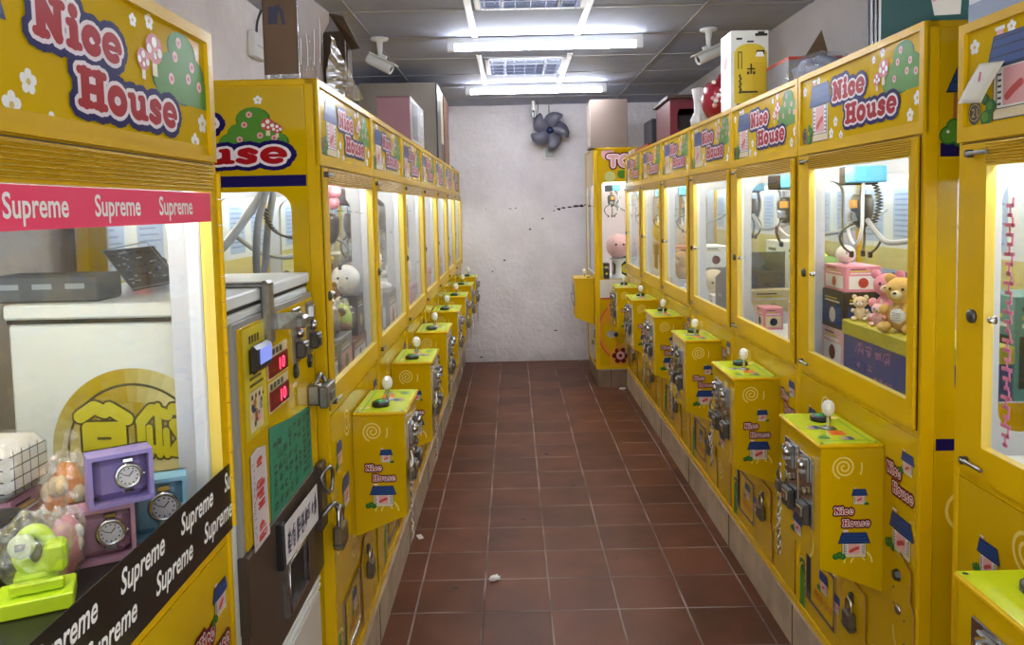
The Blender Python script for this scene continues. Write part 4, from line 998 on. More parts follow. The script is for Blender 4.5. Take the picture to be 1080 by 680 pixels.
for k in range(5):
    m = MB(); th = 2*PI*k/5+1.42; n = 12; F = []; prof = []
    for i in range(n+1):
        f = i/n; rad = .028+.162*f; wd = .034+.112*math.sin(PI*min(1, f*.55+.12))*(1 if f < .72 else math.sqrt(max(0, 1-((f-.72)/.285)**2)))
        a0 = th-.62*f*f+.2; prof.append((rad, a0, wd/max(rad, .05)))
    for sgn in (0, 1):
        for rad, a0, da in prof:
            for e in (-.5, .5):
                an = a0+da*e; m.vert((rad*math.cos(an), -.216+e*.045+sgn*.003, rad*math.sin(an)))
    N = 2*(n+1)
    for i in range(n):
        q = 2*i; m.face((q, q+1, q+3, q+2), FB, True); m.face((N+q, N+q+2, N+q+3, N+q+1), FB, True); m.face((q, q+2, N+q+2, N+q), FB); m.face((q+1, N+q+1, N+q+3, q+3), FB)
    m.face((2*n, 2*n+1, N+2*n+1, N+2*n), FB); m.build('blade', r)
m = MB(); m.tube([(.0, -.16, .02), (.005, -.1, .12), (.005, -.012, .17), (.005, -.01, .262)], .004, DKSTEEL, 6, 4); m.build('cord', r)
r = empty('ceiling_sensor', (.215, 7.40, ZC)); tag(r, 'small white pipe with a dark caged sensor hanging beside the fan', 'sensor')
m = MB(); m.cyl((0, 0, -.004), (0, 0, -.09), .018, WHPL, 12); m.tube([(.03, 0, -.004), (.045, 0, -.06), (.03, 0, -.12), (.005, 0, -.13)], .004, DKSTEEL, 6, 4); m.build('pipe', r)
m = MB(); m.ell((0, 0, -.135), .026, WHPL, 12, 8)
for k in range(5): t_ = 2*PI*k/5; m.tube([(0, -.001, -.108), (.028*math.cos(t_), .028*math.sin(t_), -.135), (0, -.001, -.164)], .004, BLKPL, 5, 5)
m.tube([(0, 0, -.09), (0, 0, -.112)], .006, DKSTEEL, 6, 1); m.build('sensor_head', r)
def camera(x, y, z, tx, ty, tz, label):
    r = empty('security_camera', (x, y, z)); tag(r, label, 'camera', 'ceiling security cameras')
    m = MB(); m.lathe((0, 0, -.0045), (0, 0, -1), [(0, 0), (.052, 0), (.048, .012), (.02, .018), (.014, .07), (.014, .11), (0, .11)], WHPL, 16); m.build('bracket', r)
    d = Vector((tx, ty, tz)).normalized(); sd = d.cross(Vector((0, 0, 1))).normalized(); up = sd.cross(d); c = Vector((0, 0, -.15))
    m = MB(); m.M = Matrix(((sd.x, d.x, up.x, c.x), (sd.y, d.y, up.y, c.y), (sd.z, d.z, up.z, c.z), (0, 0, 0, 1)))
    m.lathe((0, -.085, 0), (0, 1, 0), [(0, 0), (.024, 0), (.030, .012), (.032, .09), (.032, .16), (.026, .162), (.024, .15), (0, .15)], WHPL, 16); m.box(-.036, .036, -.08, .095, .026, .036, WHPL, .004); m.box(-.01, .01, -.02, .02, .03, .055, WHPL, .003)
    b = m.build('camera_body', r)
    k = MB(); k.M = m.M.copy(); k.lathe((0, .064, 0), (0, 1, 0), [(0, 0), (.022, 0), (.018, .006), (0, .008)], BLKPL, 14); k.build('lens', b)
camera(-.745, 4.58, ZC, .85, -.15, -.45, 'white bullet security camera hanging from the ceiling above the pink carton'); camera(1.135, 4.52, ZC, -.88, -.2, -.40, 'white bullet security camera hanging from the ceiling by the yellow appliance box')
m = MB(); m.box(0, .035, -.085, .085, -.06, .06, WHPL, .006); m.tube([(.018, .0, .06), (.018, .02, .12), (.03, .05, .18)], .006, DKSTEEL, 6, 3); m.box(.035, .0365, -.04, .04, -.004, .0, GREYPL)
obj(m, 'junction_box', 'white cable junction box on the left wall beside the open carton', 'junction box', None, (XL+.0005, 3.79, 2.32))
# ------------------------------------------------------------------ things stored on top of the machines
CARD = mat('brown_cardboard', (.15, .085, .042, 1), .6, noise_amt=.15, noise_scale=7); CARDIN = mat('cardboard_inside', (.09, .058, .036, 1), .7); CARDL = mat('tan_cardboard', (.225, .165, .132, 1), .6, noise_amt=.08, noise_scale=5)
TAPE = mat('shiny_tape', (.22, .14, .08, 1), .08)
TL = 1.881; TR = 1.931
# open carton, standing on edge along the second left machine
r = empty('open_carton', (-.575, 2.095, TL), -.10); tag(r, 'brown open cardboard carton wrapped in clear film on the left row', 'carton')
m = MB(); L_, H_ = .47, .235
m.box(-.075, .02, 0, .005, 0, H_, CARD); m.box(-.075, -.07, 0, L_, 0, H_, CARD); m.box(-.075, .02, 0, L_, 0, .005, CARDIN); m.box(-.075, .02, 0, .30, H_-.004, H_, CARD); m.box(-.075, .0, L_-.005, L_, 0, H_-.01, CARDIN)
m.prism([(.016, 0, 0), (.016, .20, 0), (.016, .17, .09), (.016, .19, .15), (.016, .26, H_-.03), (.016, .26, H_), (.016, 0, H_)], (.004, 0, 0), CARD, CARD)
m.prism([(.016, .42, .0), (.016, L_, 0), (.016, L_, H_-.07), (.016, .43, H_-.05)], (.004, 0, 0), CARDIN)
m.prism([(.018, .26, H_-.004), (.05, .30, H_-.005), (.06, L_-.04, H_-.075), (.018, L_, H_-.07)], (0, 0, .003), CARDIN)
a = Art(m, (-.085, 0, 0), (1, 0, 0), (0, 0, 1), (0, -1, 0), 1, .0006); BL = mat('faded_blue_ink', (.05, .05, .085, 1), .6)
for k, z in ((0, .145), (1, .075)): scribble(a, .022, .07, z-.01, z+.05, 1, 1, 0, BL, .006, 30+k, 9)
m.build('carton_walls', r)
m = MB(); N = 12
gr = [[m.vert((.024+.016*noise.noise(Vector((i*.8, j*.8, 3)))+.026*(j/N), .19+.29*i/N, (.003+(.15-.145*i/N)*j/N))) for j in range(N+1)] for i in range(N+1)]
SIL = plastic_film('silver_film', .6)
for i in range(N):
    for j in range(N): m.face((gr[i][j], gr[i+1][j], gr[i+1][j+1], gr[i][j+1]), SIL)
for k in range(11):  # thin pale streaks modelled in place of glints on the film
    y = .012+.017*k; z = .05+.18*random.random(); m.tube([(.0215, y, z*.35), (.0225, y+.008*random.random(), z*.7), (.0215, y+.012*random.random()-.004, z)], .0009, SIL if k % 3 else TW, 4, 2)
m.box(-.0755, .0215, -.0012, .0, .0, .012, SIL); m.box(.0195, .0215, -.0012, .0012, 0, H_, SIL)
m.build('film', r)
# plywood crate
PLY = mat('grey_plywood', (.20, .17, .14, 1), .6, noise_amt=.12, noise_scale=5)
r = empty('plywood_crate', (-.78, 5.5, TL)); tag(r, 'large grey brown plywood crate standing behind the pink carton', 'crate')
m = MB(); m.box(-.27, .262, 0, .02, 0, .525, PLY, .002); m.box(-.27, .262, .02, .95, .505, .525, PLY); m.box(-.27, -.25, .02, .95, 0, .505, PLY); m.box(-.27, .262, .93, .95, 0, .505, PLY)
for k in range(3): m.box(-.15+.16*k, -.148+.16*k, -.0015, 0, .50, .508, DARK)
m.build('box_panels', r)
m = MB(); m.box(.262, .272, .0, .26, 0, .52, BLKPL); m.box(.262, .268, .27, .50, .13, .52, CREAM, .002); m.box(.262, .268, .27, .50, 0, .13, CARD); m.box(.262, .274, .52, .95, 0, .50, mat('red_brown_board', (.18, .075, .04, 1), .5)); m.build('edge_boards', r)
# pink carton
r = empty('pink_carton', (-.606, 4.1, TL)); tag(r, 'pink carton with a clear white side window on the left row', 'carton')
PK = mat('dusty_pink_card', (.31, .155, .19, 1), .55); m = MB(); m.box(-.086, .085, 0, .62, 0, .235, PK, .002); m.box(-.088, .087, -.002, .62, .228, .237, mat('dark_pink_lid', (.16, .08, .09, 1), .5), .001); m.build('carton_body', r)
m = MB(); m.box(.085, .0875, .03, .60, .01, .226, mat('white_window_card', (.62, .60, .60, 1), .3)); m.box(.0875, .09, .05, .30, .02, .22, FILMD); m.box(.0875, .09, .32, .58, .02, .22, FILMD); m.build('window_side', r)
m = MB(); m.box(-.03, .03, -.03, .03, 0, .02, DKSTEEL, .004); m.ell((0, .0, .035), (.025, .03, .018), CARD, 10, 6); obj(m, 'tape_roll', 'small dark lump left on the edge near the crate', 'clutter', None, (-.56, 4.85, TL), .3)
m = MB(); m.box(-.02, .02, -.04, .04, 0, .05, BLKPL, .006); m.tube([(0, .03, .05), (.0, .0, .09), (0, -.05, .05)], .006, GREYPL, 6, 4); obj(m, 'black_adapter', 'small black device on top beyond the plywood crate', 'clutter', None, (-.56, 6.62, TL), .2)
m = MB(); m.box(-.02, .02, -.035, .035, 0, .03, BLKPL, .006); m.cyl((0, 0, .03), (0, 0, .04), .012, DKSTEEL, 10); obj(m, 'black_adapter', 'small black device on the last left machine by the wall', 'clutter', None, (-.56, 7.36, TL), .0)
# right side
r = empty('tall_carton', (.82, 6.56, 2.006)); tag(r, 'tall plain tan carton standing on the toy machine', 'carton')
m = MB(); m.box(-.16, .15, 0, .30, 0, .40, CARDL, .003); m.build('carton_body', r); m = MB(); m.box(-.03, .03, -.0008, .3, .400, .4012, TAPE); m.box(-.162, -.16, .01, .29, .02, .38, mat('pale_side_card', (.50, .42, .36, 1), .5)); m.build('carton_tape', r)
r = empty('dark_appliance', (1.25, 6.12, TR)); tag(r, 'dark grey appliance box behind the maroon crate', 'box')
m = MB(); m.box(-.16, .24, 0, .35, 0, .26, mat('charcoal_card', (.035, .035, .045, 1), .4), .006); m.build('box_body', r); m = MB(); m.ell((.05, -.004, .11), (.10, .003, .07), mat('grey_rose_print', (.16, .12, .14, 1), .5), 16, 8); m.build('round_print', r)
MAR = mat('maroon_plastic', (.14, .012, .022, 1), .35)
r = empty('maroon_crate', (1.14, 4.85, TR), -.03); tag(r, 'maroon plastic open crate with a dark opening on the right row', 'crate')
m = MB(); m.box(-.16, .16, .0, .55, 0, .012, MAR); m.plate_hole((-.16, 0, 0), (1, 0, 0), (0, 0, 1), (0, .02, 0), .32, .24, (.045, .30, .04, .18), .03, MAR, MAR, MAR); m.box(-.16, -.14, .02, .55, 0, .24, MAR, .004); m.box(.14, .16, .02, .55, 0, .24, MAR, .004); m.box(-.16, .16, .53, .55, 0, .24, MAR); m.box(-.18, .17, -.02, .56, .24, .262, mat('dark_brown_lid', (.05, .03, .02, 1), .5), .003); m.build('crate_body', r)
m = MB(); m.box(-.10, .12, .12, .50, .0125, .16, mat('dark_contents', (.02, .015, .018, 1), .5), .01); m.build('contents', r)
m = MB(); m.box(-.10, .10, 0, .60, 0, .018, REDP, .004); m.box(-.10, .10, .0, .60, .018, .024, MAR, .003); obj(m, 'red_tray', 'flat red tray lying on the right row next to the toy machine', 'tray', None, (1.05, 5.05+.45, TR), 0)
m = MB(); m.box(-.06, .06, 0, .35, 0, .035, WHPL, .008); m.box(-.061, .061, .1, .2, -.0, .0355, GREYPL, .008); obj(m, 'white_packet', 'flat white packet on the last right machine before the toy machine', 'packet', None, (1.02, 6.12, TR), 0)
m = MB(); m.prism([(0, 0, 0), (.02, 0, 0), (.10, 0, .15), (.09, 0, .16)], (0, .006, 0), CARDL); m.box(-.03, .06, -.03, .05, -.0, .006, CARDL); obj(m, 'cardboard_flap', 'loose cardboard flap sticking up left of the maroon crate', 'cardboard', None, (1.26, 5.50, TR), 0)
REDB = mat('red_packet', (.32, .015, .03, 1), .25)
r = empty('red_bag', (1.02, 3.86, TR), .1); tag(r, 'red printed packet bag slumped beside the yellow appliance box', 'bag')
m = MB(); m.ell((0, 0, .10), (.085, .10, .10), REDB, 22, 14, jit=.16, js=3); m.ell((.03, 0, .17), (.05, .07, .06), REDB, 16, 10, jit=.2, js=3)
m.build('bag_body', r); m = MB(); rn = random.Random(8)
for k in range(10): m.ell((-.04+rn.uniform(-.03, .04), -.088+rn.uniform(-.01, .005), .05+rn.random()*.12), (.012, .006, .01), TW if k % 2 else PINKP, 8, 5)
m.build('bag_print', r)
r = empty('white_bag', (.985, 4.12, TR), .0); tag(r, 'crumpled white plastic bag beside the red packet bag', 'bag')
m = MB(); m.lathe((0, 0, 0), (0, 0, 1), [(0, 0), (.045, .0), (.05, .03), (.028, .07), (.03, .13), (.042, .19), (.0, .20)], mat('white_bag_plastic', (.70, .68, .66, 1), .35), 12); m.build('bag_body', r); m = MB(); m.tube([(0, -.03, .06), (.03, -.02, .07), (0, .03, .065), (-.03, 0, .06)], .006, WHPL, 6, 3, True); m.build('bag_tie', r)
r = empty('appliance_box', (1.046, 3.45, TR)); tag(r, 'white and yellow printed appliance box standing on the right row', 'box')
YB_ = mat('box_yellow_print', (.62, .44, .03, 1), .35); m = MB(); m.M = Matrix.Diagonal((1.17, .95, 1.47, 1)); m.box(-.072, .068, 0, .17, 0, .232, mat('box_white_card', (.68, .66, .60, 1), .35), .002)
a = Art(m, (-.072, 0, 0), (1, 0, 0), (0, 0, 1), (0, -1, 0), 1, .0005)
a.rect(.012, .134, .02, .172, 0, YB_); a.disc(.073, .172, .055, 0, YB_, ry=.022, n=24); a.rect(.08, .135, .01, .14, 1, mat('box_deep_yellow', (.58, .38, .02, 1), .35)); a.rect(.026, .030, .12, .17, 1, OLV); a.rect(.038, .042, .12, .17, 1, OLV); a.rect(.026, .042, .167, .171, 1, OLV)
for x, z, w_, h_ in ((.06, .118, .03, .004), (.072, .105, .006, .03), (.06, .104, .008, .008), (.082, .104, .008, .008), (.02, .205, .022, .006), (.06, .197, .025, .005), (.09, .215, .045, .008), (.10, .223, .025, .005), (.03, .05, .07, .005), (.095, .16, .03, .014), (.02, .015, .02, .004), (.09, .012, .03, .004)): a.rect(x, x+w_, z, z+h_, 2, BLACK)
for k in range(7): a.disc(.033+.003*(k % 2), .10-.008*k, .005, 2, OLV, n=7)
a.poly([(.09, .155), (.125, .155), (.118, .169), (.098, .169)], 3, WHITE)
s = Art(m, (-.072, .17, 0), (0, -1, 0), (0, 0, 1), (-1, 0, 0), 1, .0005); s.disc(.085, .165, .035, 0, BROWNP, ry=.04, n=20); s.disc(.085, .06, .045, 0, CREAM, n=18); s.disc(.06, .16, .012, 1, PINKP, n=10)
m.build('box_body', r); m = MB(); m.box(-.01, .01, -.0012, .163, .3415, .343, FILMD); m.build('box_tape', r)
r = empty('flap_carton', (1.19, 3.13, TR)); tag(r, 'grey and brown carton with one raised flap behind the right row', 'carton')
m = MB(); m.box(-.09, .12, 0, .27, 0, .165, mat('grey_blue_card', (.20, .20, .23, 1), .5), .002); m.box(-.091, .121, -.002, .272, .155, .167, REDP); m.build('carton_body', r)
m = MB(); m.prism([(-.06, -.012, .0), (.03, -.012, .03), (.06, -.012, .18), (.035, -.012, .265), (-.07, -.012, .10)], (0, .005, 0), CARD); m.build('raised_flap', r)
r = empty('wrapped_bundle', (1.14, 2.90, TR)); tag(r, 'blue and white bundle in clear plastic behind the right row sign', 'bundle')
m = MB(); m.ell((0, 0, .062), (.10, .09, .062), mat('blue_white_cloth', (.22, .25, .36, 1), .5, noise_amt=.7, noise_scale=22), 24, 12, jit=.2, js=4); [setattr(q, 'z', max(q.z, .0006)) for q in m.v]; m.build('bundle_body', r); m = MB(); m.ell((0, 0, .07), (.118, .105, .068), FILM, 22, 12, False, jit=.2, js=6); [setattr(q, 'z', max(q.z, .0003)) for q in m.v]; m.build('film', r)
# teal board and poles against the right wall
m = MB(); m.box(1.485, 1.518, 2.35, 3.18, 1.932, 2.517, mat('teal_board', (.006, .085, .075, 1), .6, spec=.15), .003); r = m.build('teal_board'); tag(r, 'tall teal green board leaning flat against the right wall', 'board')
for k, (y, c_) in enumerate(((3.20, WHPL), (3.235, WHPL), (3.275, WHPL))):
    m = MB(); m.box(1.495, 1.517, y, y+.022, 1.932, 2.51, WHPL, .002); m.box(1.49, 1.4948, y+.023, y+.033, 1.932, 2.51, BLKPL); r = m.build('wall_batten')
    tag(r, ['white batten touching the teal board edge', 'middle white batten between two others by the teal board', 'white batten farthest from the teal board'][k], 'batten', 'white battens beside the teal board')
# parcel with papers on the near right machine
r = empty('blue_parcel', (.985, 1.255, 1.869)); tag(r, 'blue and white parcel box at the top right corner with pale paper', 'parcel')
m = MB(); m.box(-.055, .35, .10, .36, 0, .14, mat('parcel_white', (.55, .57, .62, 1), .5), .004); m.box(-.056, .2, .05, .36, 0.0, .05, mat('parcel_blue', (.10, .14, .24, 1), .45), .004)
m.build('parcel_body', r)
a_ = MB(); a_.prism([(-.062, .375, .035), (-.064, .47, .055), (-.064, .50, .14), (-.060, .37, .12)], (.001, 0, 0), mat('cream_paper', (.62, .58, .46, 1), .6)); a = Art(a_, (-.065, .50, 0), (0, -1, 0), (0, 0, 1), (-1, 0, 0), 1, .0006); a.stroke([(.03, .085), (.08, .088), (.11, .10)], .002, 2, MINK); a_.build('paper', r)
# note hanging on the sign
m = MB(); G = []; n = 8
for i in range(n+1):
    t_ = i/n; row = []
    for j in range(5):
        s_ = j/4; u = .032+.075*s_+(.0-.047*0)*t_; row.append(m.vert((-(.006+.006*math.sin(t_*2.6)+.002*math.sin(s_*3)+.010*t_*t_), -(u+.046*(1-t_)), -.068*t_-.008*s_)))
    G.append(row)
for i in range(n):
    for j in range(4): m.face((G[i][j], G[i+1][j], G[i+1][j+1], G[i][j+1]), mat('cream_paper', (.62, .58, .46, 1), .6), True)
m.tube([(-.012, -.085, -.045), (-.020, -.105, -.02)], .0015, MINK, 4, 1)
o = obj(m, 'paper_note', 'cream paper note taped over the house picture on the near right sign', 'note', None, (.893, 1.577, 1.781))
sm = o.modifiers.new('thick', 'SOLIDIFY'); sm.thickness = .0008
# litter on the floor
m = MB(); m.ell((0, 0, .012), (.024, .014, .011), mat('white_wrapper', (.75, .73, .70, 1), .3), 14, 8, False, jit=.5, js=4); m.ell((.008, .004, .014), (.012, .01, .010), GREYPL, 8, 6, False, jit=.5)
obj(m, 'crumpled_wrapper', 'crumpled white wrapper lying on the red tiles', 'litter', None, (-.105, 3.12, 0), .3)
m = MB(); m.box(-.012, .012, -.022, .022, 0, .006, mat('white_wrapper', (.75, .73, .70, 1), .3), .002); obj(m, 'paper_scrap', 'tiny white paper scrap on the floor beside the left plinth', 'litter', None, (-.465, 3.56, .0), .4)
m = MB(); m.ell((0, 0, .007), (.03, .018, .0065), WHPL, 10, 6, False, jit=.4); obj(m, 'paper_scrap', 'white paper scrap on the floor at the toy machine plinth', 'litter', None, (.885, 6.42, .0), .2)
STN = mat('dark_stain', (.02, .014, .012, 1), .6)

# ------------------------------------------------------------------ prizes
PH = {'L0': 'behind the red tape band', 'L1': 'in the machine next to the change machine', 'L2': 'in the second machine past the change machine', 'L3': 'in the third machine past the change machine', 'L4': 'in the fourth machine past the change machine', 'L5': 'in the fifth machine past the change machine',
      'L6': 'in the sixth machine past the change machine', 'L7': 'in the left machine at the end wall', 'R0': 'in the machine with the taped note', 'R1': 'in the navy crate machine', 'R2': 'in the machine right after the navy crate machine', 'R3': 'in the machine under the appliance box', 'R4': 'in the fourth right-row machine', 'R5': 'in the fifth right-row machine', 'R6': 'in the machine adjoining the toy machine', 'T': 'in the toy machine'}
FL = 1.0055
def fuzz(name, c): return mat('fuzzy_'+name, c, .9, noise_amt=.12, noise_scale=60, bump=.3, bump_scale=180)
COLR = {'pink': (.72, .26, .34, 1), 'pale pink': (.75, .45, .45, 1), 'cream': (.72, .58, .36, 1), 'yellow': (.75, .50, .08, 1), 'golden': (.62, .38, .11, 1), 'blue': (.08, .14, .32, 1), 'navy': (.03, .04, .14, 1), 'white': (.78, .76, .72, 1), 'grey': (.26, .26, .26, 1), 'brown': (.17, .09, .05, 1), 'green': (.20, .38, .10, 1), 'lime': (.55, .72, .04, 1), 'red': (.48, .03, .03, 1), 'black': (.02, .02, .022, 1), 'purple': (.26, .20, .48, 1), 'sky blue': (.22, .45, .62, 1), 'orange': (.68, .24, .05, 1), 'mauve': (.42, .22, .32, 1), 'maroon': (.15, .03, .03, 1), 'olive': (.22, .20, .08, 1), 'teal': (.10, .28, .28, 1)}
def C(n): return COLR[n]
EYE = mat('bead_eye', (.01, .01, .01, 1), .15)
def label_prize(o, key, text, cat): tag(o, text if key is None else text+' '+PH[key], cat, 'prizes inside the machines')
def bear(key, u, y, z, h, face, col, label=None, ears='round', tilt=0.0, belly=None):
    """seated plush, h tall; face: heading of the face in the world (0 = towards -y)"""
    r = empty('plush_toy', at(key, u, y, z)); r.rotation_euler = (tilt, 0, face); F = fuzz(col, C(col)); s = h
    label_prize(r, None if label else key, label or col+' plush bear', 'plush toy')
    m = MB(); m.ell((0, 0, .26*s), (.22*s, .20*s, .26*s), F, 16, 10)
    for q in (-1, 1):
        m.ell((q*.20*s, -.20*s, .085*s), (.10*s, .19*s, .085*s), F, 12, 8); m.ell((q*.24*s, -.10*s, .36*s), (.075*s, .13*s, .085*s), F, 12, 8)
    m.build('body', r)
    m = MB(); m.ell((0, -.03*s, .68*s), (.25*s, .22*s, .22*s), F, 18, 12)
    for q in (-1, 1):
        if ears == 'round': m.ell((q*.20*s, 0, .87*s), (.09*s, .05*s, .09*s), F, 12, 8)
        else: m.ell((q*.11*s, 0, .95*s), (.055*s, .04*s, .17*s), F, 12, 8)
    hd = m.build('head', r)
    m = MB(); m.ell((0, -.22*s, .63*s), (.10*s, .07*s, .075*s), fuzz('cream', C('cream')) if col != 'cream' else fuzz('white', C('white')), 12, 8); m.ell((0, -.285*s, .655*s), (.03*s, .02*s, .022*s), EYE, 8, 6); m.build('muzzle', hd)
    for q in (-1, 1):
        m = MB(); m.ell((q*.10*s, -.225*s, .72*s), .026*s, EYE, 8, 6); m.build('eye', hd)
    if belly:
        m = MB(); m.ell((0, -.155*s, .27*s), (.13*s, .06*s, .13*s), fuzz(belly, C(belly)), 12, 8)
        for k in range(4): m.box(-.08*s, .08*s, -.217*s, -.213*s, (.20+.04*k)*s, (.21+.04*k)*s, GREYPL)
        m.build('belly_patch', r)
    return r
def ball(key, u, y, z, rad, col, label=None, ry=1.0):
    r = empty('round_plush', at(key, u, y, z)); label_prize(r, None if label else key, label or 'round '+col+' plush', 'plush toy')
    F = fuzz(col, C(col)); m = MB(); m.ell((0, 0, rad*ry), (rad, rad, rad*ry), F, 20, 12, jit=.04, js=3); m.build('body', r)
    for q in (-1, 1):
        m = MB(); d = Vector((0, -1, .15)).normalized(); m.ell((q*rad*.3, -rad*.93, rad*ry*1.15), rad*.09, EYE, 8, 6); m.build('eye', r)
    return r
def pbox(key, u, y, z, su, sy, sz, col, rot=0.0, label=None, pic=0, name='prize_box', loc=None):
    """printed box: su wide, sy deep, sz tall; picture on its front and inner sides"""
    r = empty(name, loc or at(key, u, y, z)); k = MACH[key]; r.rotation_euler = (0, 0, (PI/2 if k['side'] == 'L' else -PI/2)+rot)
    label_prize(r, None if label else key, label or col+' printed prize box', 'box')
    M_ = mat('box_'+col, C(col), .35); m = MB(); m.box(-su/2, su/2, 0, sy, 0, sz, M_, .002); m.build('carton_body', r)
    m = MB(); c2 = [WHITE, CREAM, PINKP, BLUE, BLACK, INWHITE][pic % 6]; c3 = [REDP, BLUED, GREEN, WHITE, YL, MAROON][pic % 6]
    for o_, ax, n_, w_ in (((-su/2, 0, 0), (1, 0, 0), (0, -1, 0), su), ((-su/2, sy, 0), (0, -1, 0), (-1, 0, 0), sy), ((su/2, 0, 0), (0, 1, 0), (1, 0, 0), sy)):
        a = Art(m, o_, ax, (0, 0, 1), n_, 1, .0005)
        a.rect(.1*w_, .9*w_, .12*sz, .62*sz, 0, c2); a.disc(.5*w_, .36*sz, .2*min(w_, sz), 1, c3, n=14)
        for q in range(3): a.rect(.14*w_, (.82-.12*q)*w_, (.70+.08*q)*sz, (.74+.08*q)*sz, 0, [WHITE, YL, BLACK][q])
    m.build('printed_label', r)
    return r
def bagged(key, u, y, z, rx, ry, rz, col, col2=None, label=None, seed=0):
    r = empty('bagged_prize', at(key, u, y, z)); label_prize(r, None if label else key, label or col+' prize in a clear bag', 'bagged toy')
    rn = random.Random(seed); m = MB(); c1 = fuzz(col, C(col)); c2 = fuzz(col2, C(col2)) if col2 else c1
    m.ell((0, 0, rz*.82), (rx*.78, ry*.78, rz*.80), c1, 18, 12, jit=.22, js=2.5)
    for k in range(7):
        t_ = rn.random()*2*PI; zz = rz*(.5+rn.random()*.8); m.ell((rx*.62*math.cos(t_), ry*.62*math.sin(t_), zz), (rx*.28, ry*.28, rz*.22), c2 if k % 2 else mat('tan_strip', (.70, .58, .40, 1), .5), 10, 6)
    for q in m.v: q.z = max(q.z, .0006)
    m.build('contents', r); m = MB(); m.ell((0, 0, rz*.92), (rx, ry, rz*.92), FILM, 20, 12, False, jit=.35, js=5); m.tube([(0, 0, rz*1.75), (rx*.1, 0, rz*2.05), (rx*.35, 0, rz*2.25)], [rx*.10, rx*.14, rx*.3], FILM, 7, 3)
    for q in m.v: q.z = max(q.z, .0003)
    m.build('clear_bag', r)
    return r
def watch_box(loc, rz, w_, d_, h_, col, label):
    """small open-fronted box with a wrist watch on a cushion"""
    r = empty('watch_box', loc); r.rotation_euler = (0, 0, rz); tag(r, label, 'box', 'boxed watches behind the red tape band')
    M_ = mat('box_'+col, C(col), .4); MC = mat('cushion_'+col, tuple(x*.75 for x in C(col)[:3])+(1,), .7); t_ = .006
    m = MB(); m.box(-w_/2, w_/2, 0, d_, 0, t_, M_); m.box(-w_/2, w_/2, 0, d_, h_-t_, h_, M_); m.box(-w_/2, -w_/2+t_, 0, d_, t_, h_-t_, M_); m.box(w_/2-t_, w_/2, 0, d_, t_, h_-t_, M_); m.box(-w_/2, w_/2, d_-t_, d_, 0, h_, M_); m.build('case', r)
    m = MB(); m.box(-w_/2+t_, w_/2-t_, .010, d_-t_, t_, h_-t_, MC, .012); m.build('cushion', r)
    m = MB(); c = (w_*.12, .010, h_*.52); R = h_*.24
    m.lathe(c, (0, -1, 0), [(0, 0), (R*1.05, 0), (R*1.05, .005), (R*.8, .007), (R*.78, .005), (0, .005)], CHROME, 24)
    a = Art(m, (c[0], c[1]-.0055, c[2]), (1, 0, 0), (0, 0, 1), (0, -1, 0), 1, .0003); a.disc(0, 0, R*.76, 0, mat('dial_grey', (.55, .53, .58, 1), .4), n=24)
    for k in range(12): q = 2*PI*k/12; a.disc(R*.62*math.cos(q), R*.62*math.sin(q), R*.07, 1, BLACK, n=5)
    a.stroke([(0, 0), (R*.3, R*.35)], R*.04, 2, BLACK); a.stroke([(0, 0), (-R*.45, R*.2)], R*.03, 2, BLACK)
    for s_ in (-1, 1): m.box(c[0]-R*.45, c[0]+R*.45, .008, .014, c[2]+s_*R*1.0, c[2]+s_*R*1.45, CHROME, .002)
    m.cyl((c[0]+R*1.05, .007, c[2]), (c[0]+R*1.2, .007, c[2]), .002, CHROME, 8); m.build('watch', r)
    m = MB(); m.box(-w_/2-.001, w_/2+.001, -.001, d_+.001, -.0, h_+.001, FILM); m.build('shrink_film', r) if False else None
    return r
# near left machine
watch_box((-.588, 1.135, 1.101), .62, .088, .045, .078, 'purple', 'lilac watch box stacked on top of the pink watch box')
watch_box((-.618, 1.130, FL+.008), .50, .088, .05, .084, 'mauve', 'dusty pink watch box under the lilac watch box')
watch_box((-.575, 1.212, FL+.0075), .40, .09, .045, .098, 'sky blue', 'pale blue watch box behind the lilac watch box')
LIME_P = mat('lime_plastic', (.62, .85, .02, 1), .35)
r = empty('lime_watch_stand', (-.648, 1.015, FL+.007)); r.rotation_euler = (0, 0, .45); tag(r, 'bright lime sports watch on its lime stand in a clear bag', 'watch')
m = MB(); m.box(-.045, .045, -.035, .03, 0, .022, LIME_P, .002); m.box(-.025, .025, -.01, .025, .022, .045, LIME_P, .004); m.build('stand', r)
m = MB(); m.tube([(.018*math.cos(k*.628), .006, .072+.027*math.sin(k*.628)) for k in range(10)], .0095, LIME_P, 10, 3, True); wb = m.build('strap', r)
m = MB(); m.lathe((-.012, -.004, .085), (-.3, -1, .1), [(0, 0), (.016, 0), (.016, .008), (.012, .011), (0, .011)], mat('pale_lime_case', (.72, .80, .50, 1), .35), 18); m.box(-.020, -.006, -.0165, -.0145, .082, .091, GREYPL); m.box(.012, .038, -.02, .012, .046, .085, LIME_P, .005); m.box(-.03, .035, -.022, -.012, .024, .040, LIME_P, .003); m.build('watch_case', r)
m = MB(); m.ell((0, 0, .075), (.045, .036, .055), FILM, 16, 10, False, jit=.3, js=5); m.build('clear_bag', r)
bagged('L0', .555, .155, FL+.007, .028, .026, .054, 'pink', 'white', 'pink and white toy in a round clear bag beside the lime watch', 3)
bagged('L0', .675, .222, FL+.007, .040, .040, .078, 'orange', 'cream', 'orange patterned toy in a clear bag left of the watch boxes', 5)
pbox('L0', .66, .275, FL+.007, .085, .08, .085, 'mauve', 0, 'mauve box under the chequered cloth pack', 2)
r = empty('cloth_pack', at('L0', .655, .315, FL+.0935)); tag(r, 'white chequered cloth packed in clear film, near left machine', 'cloth pack')
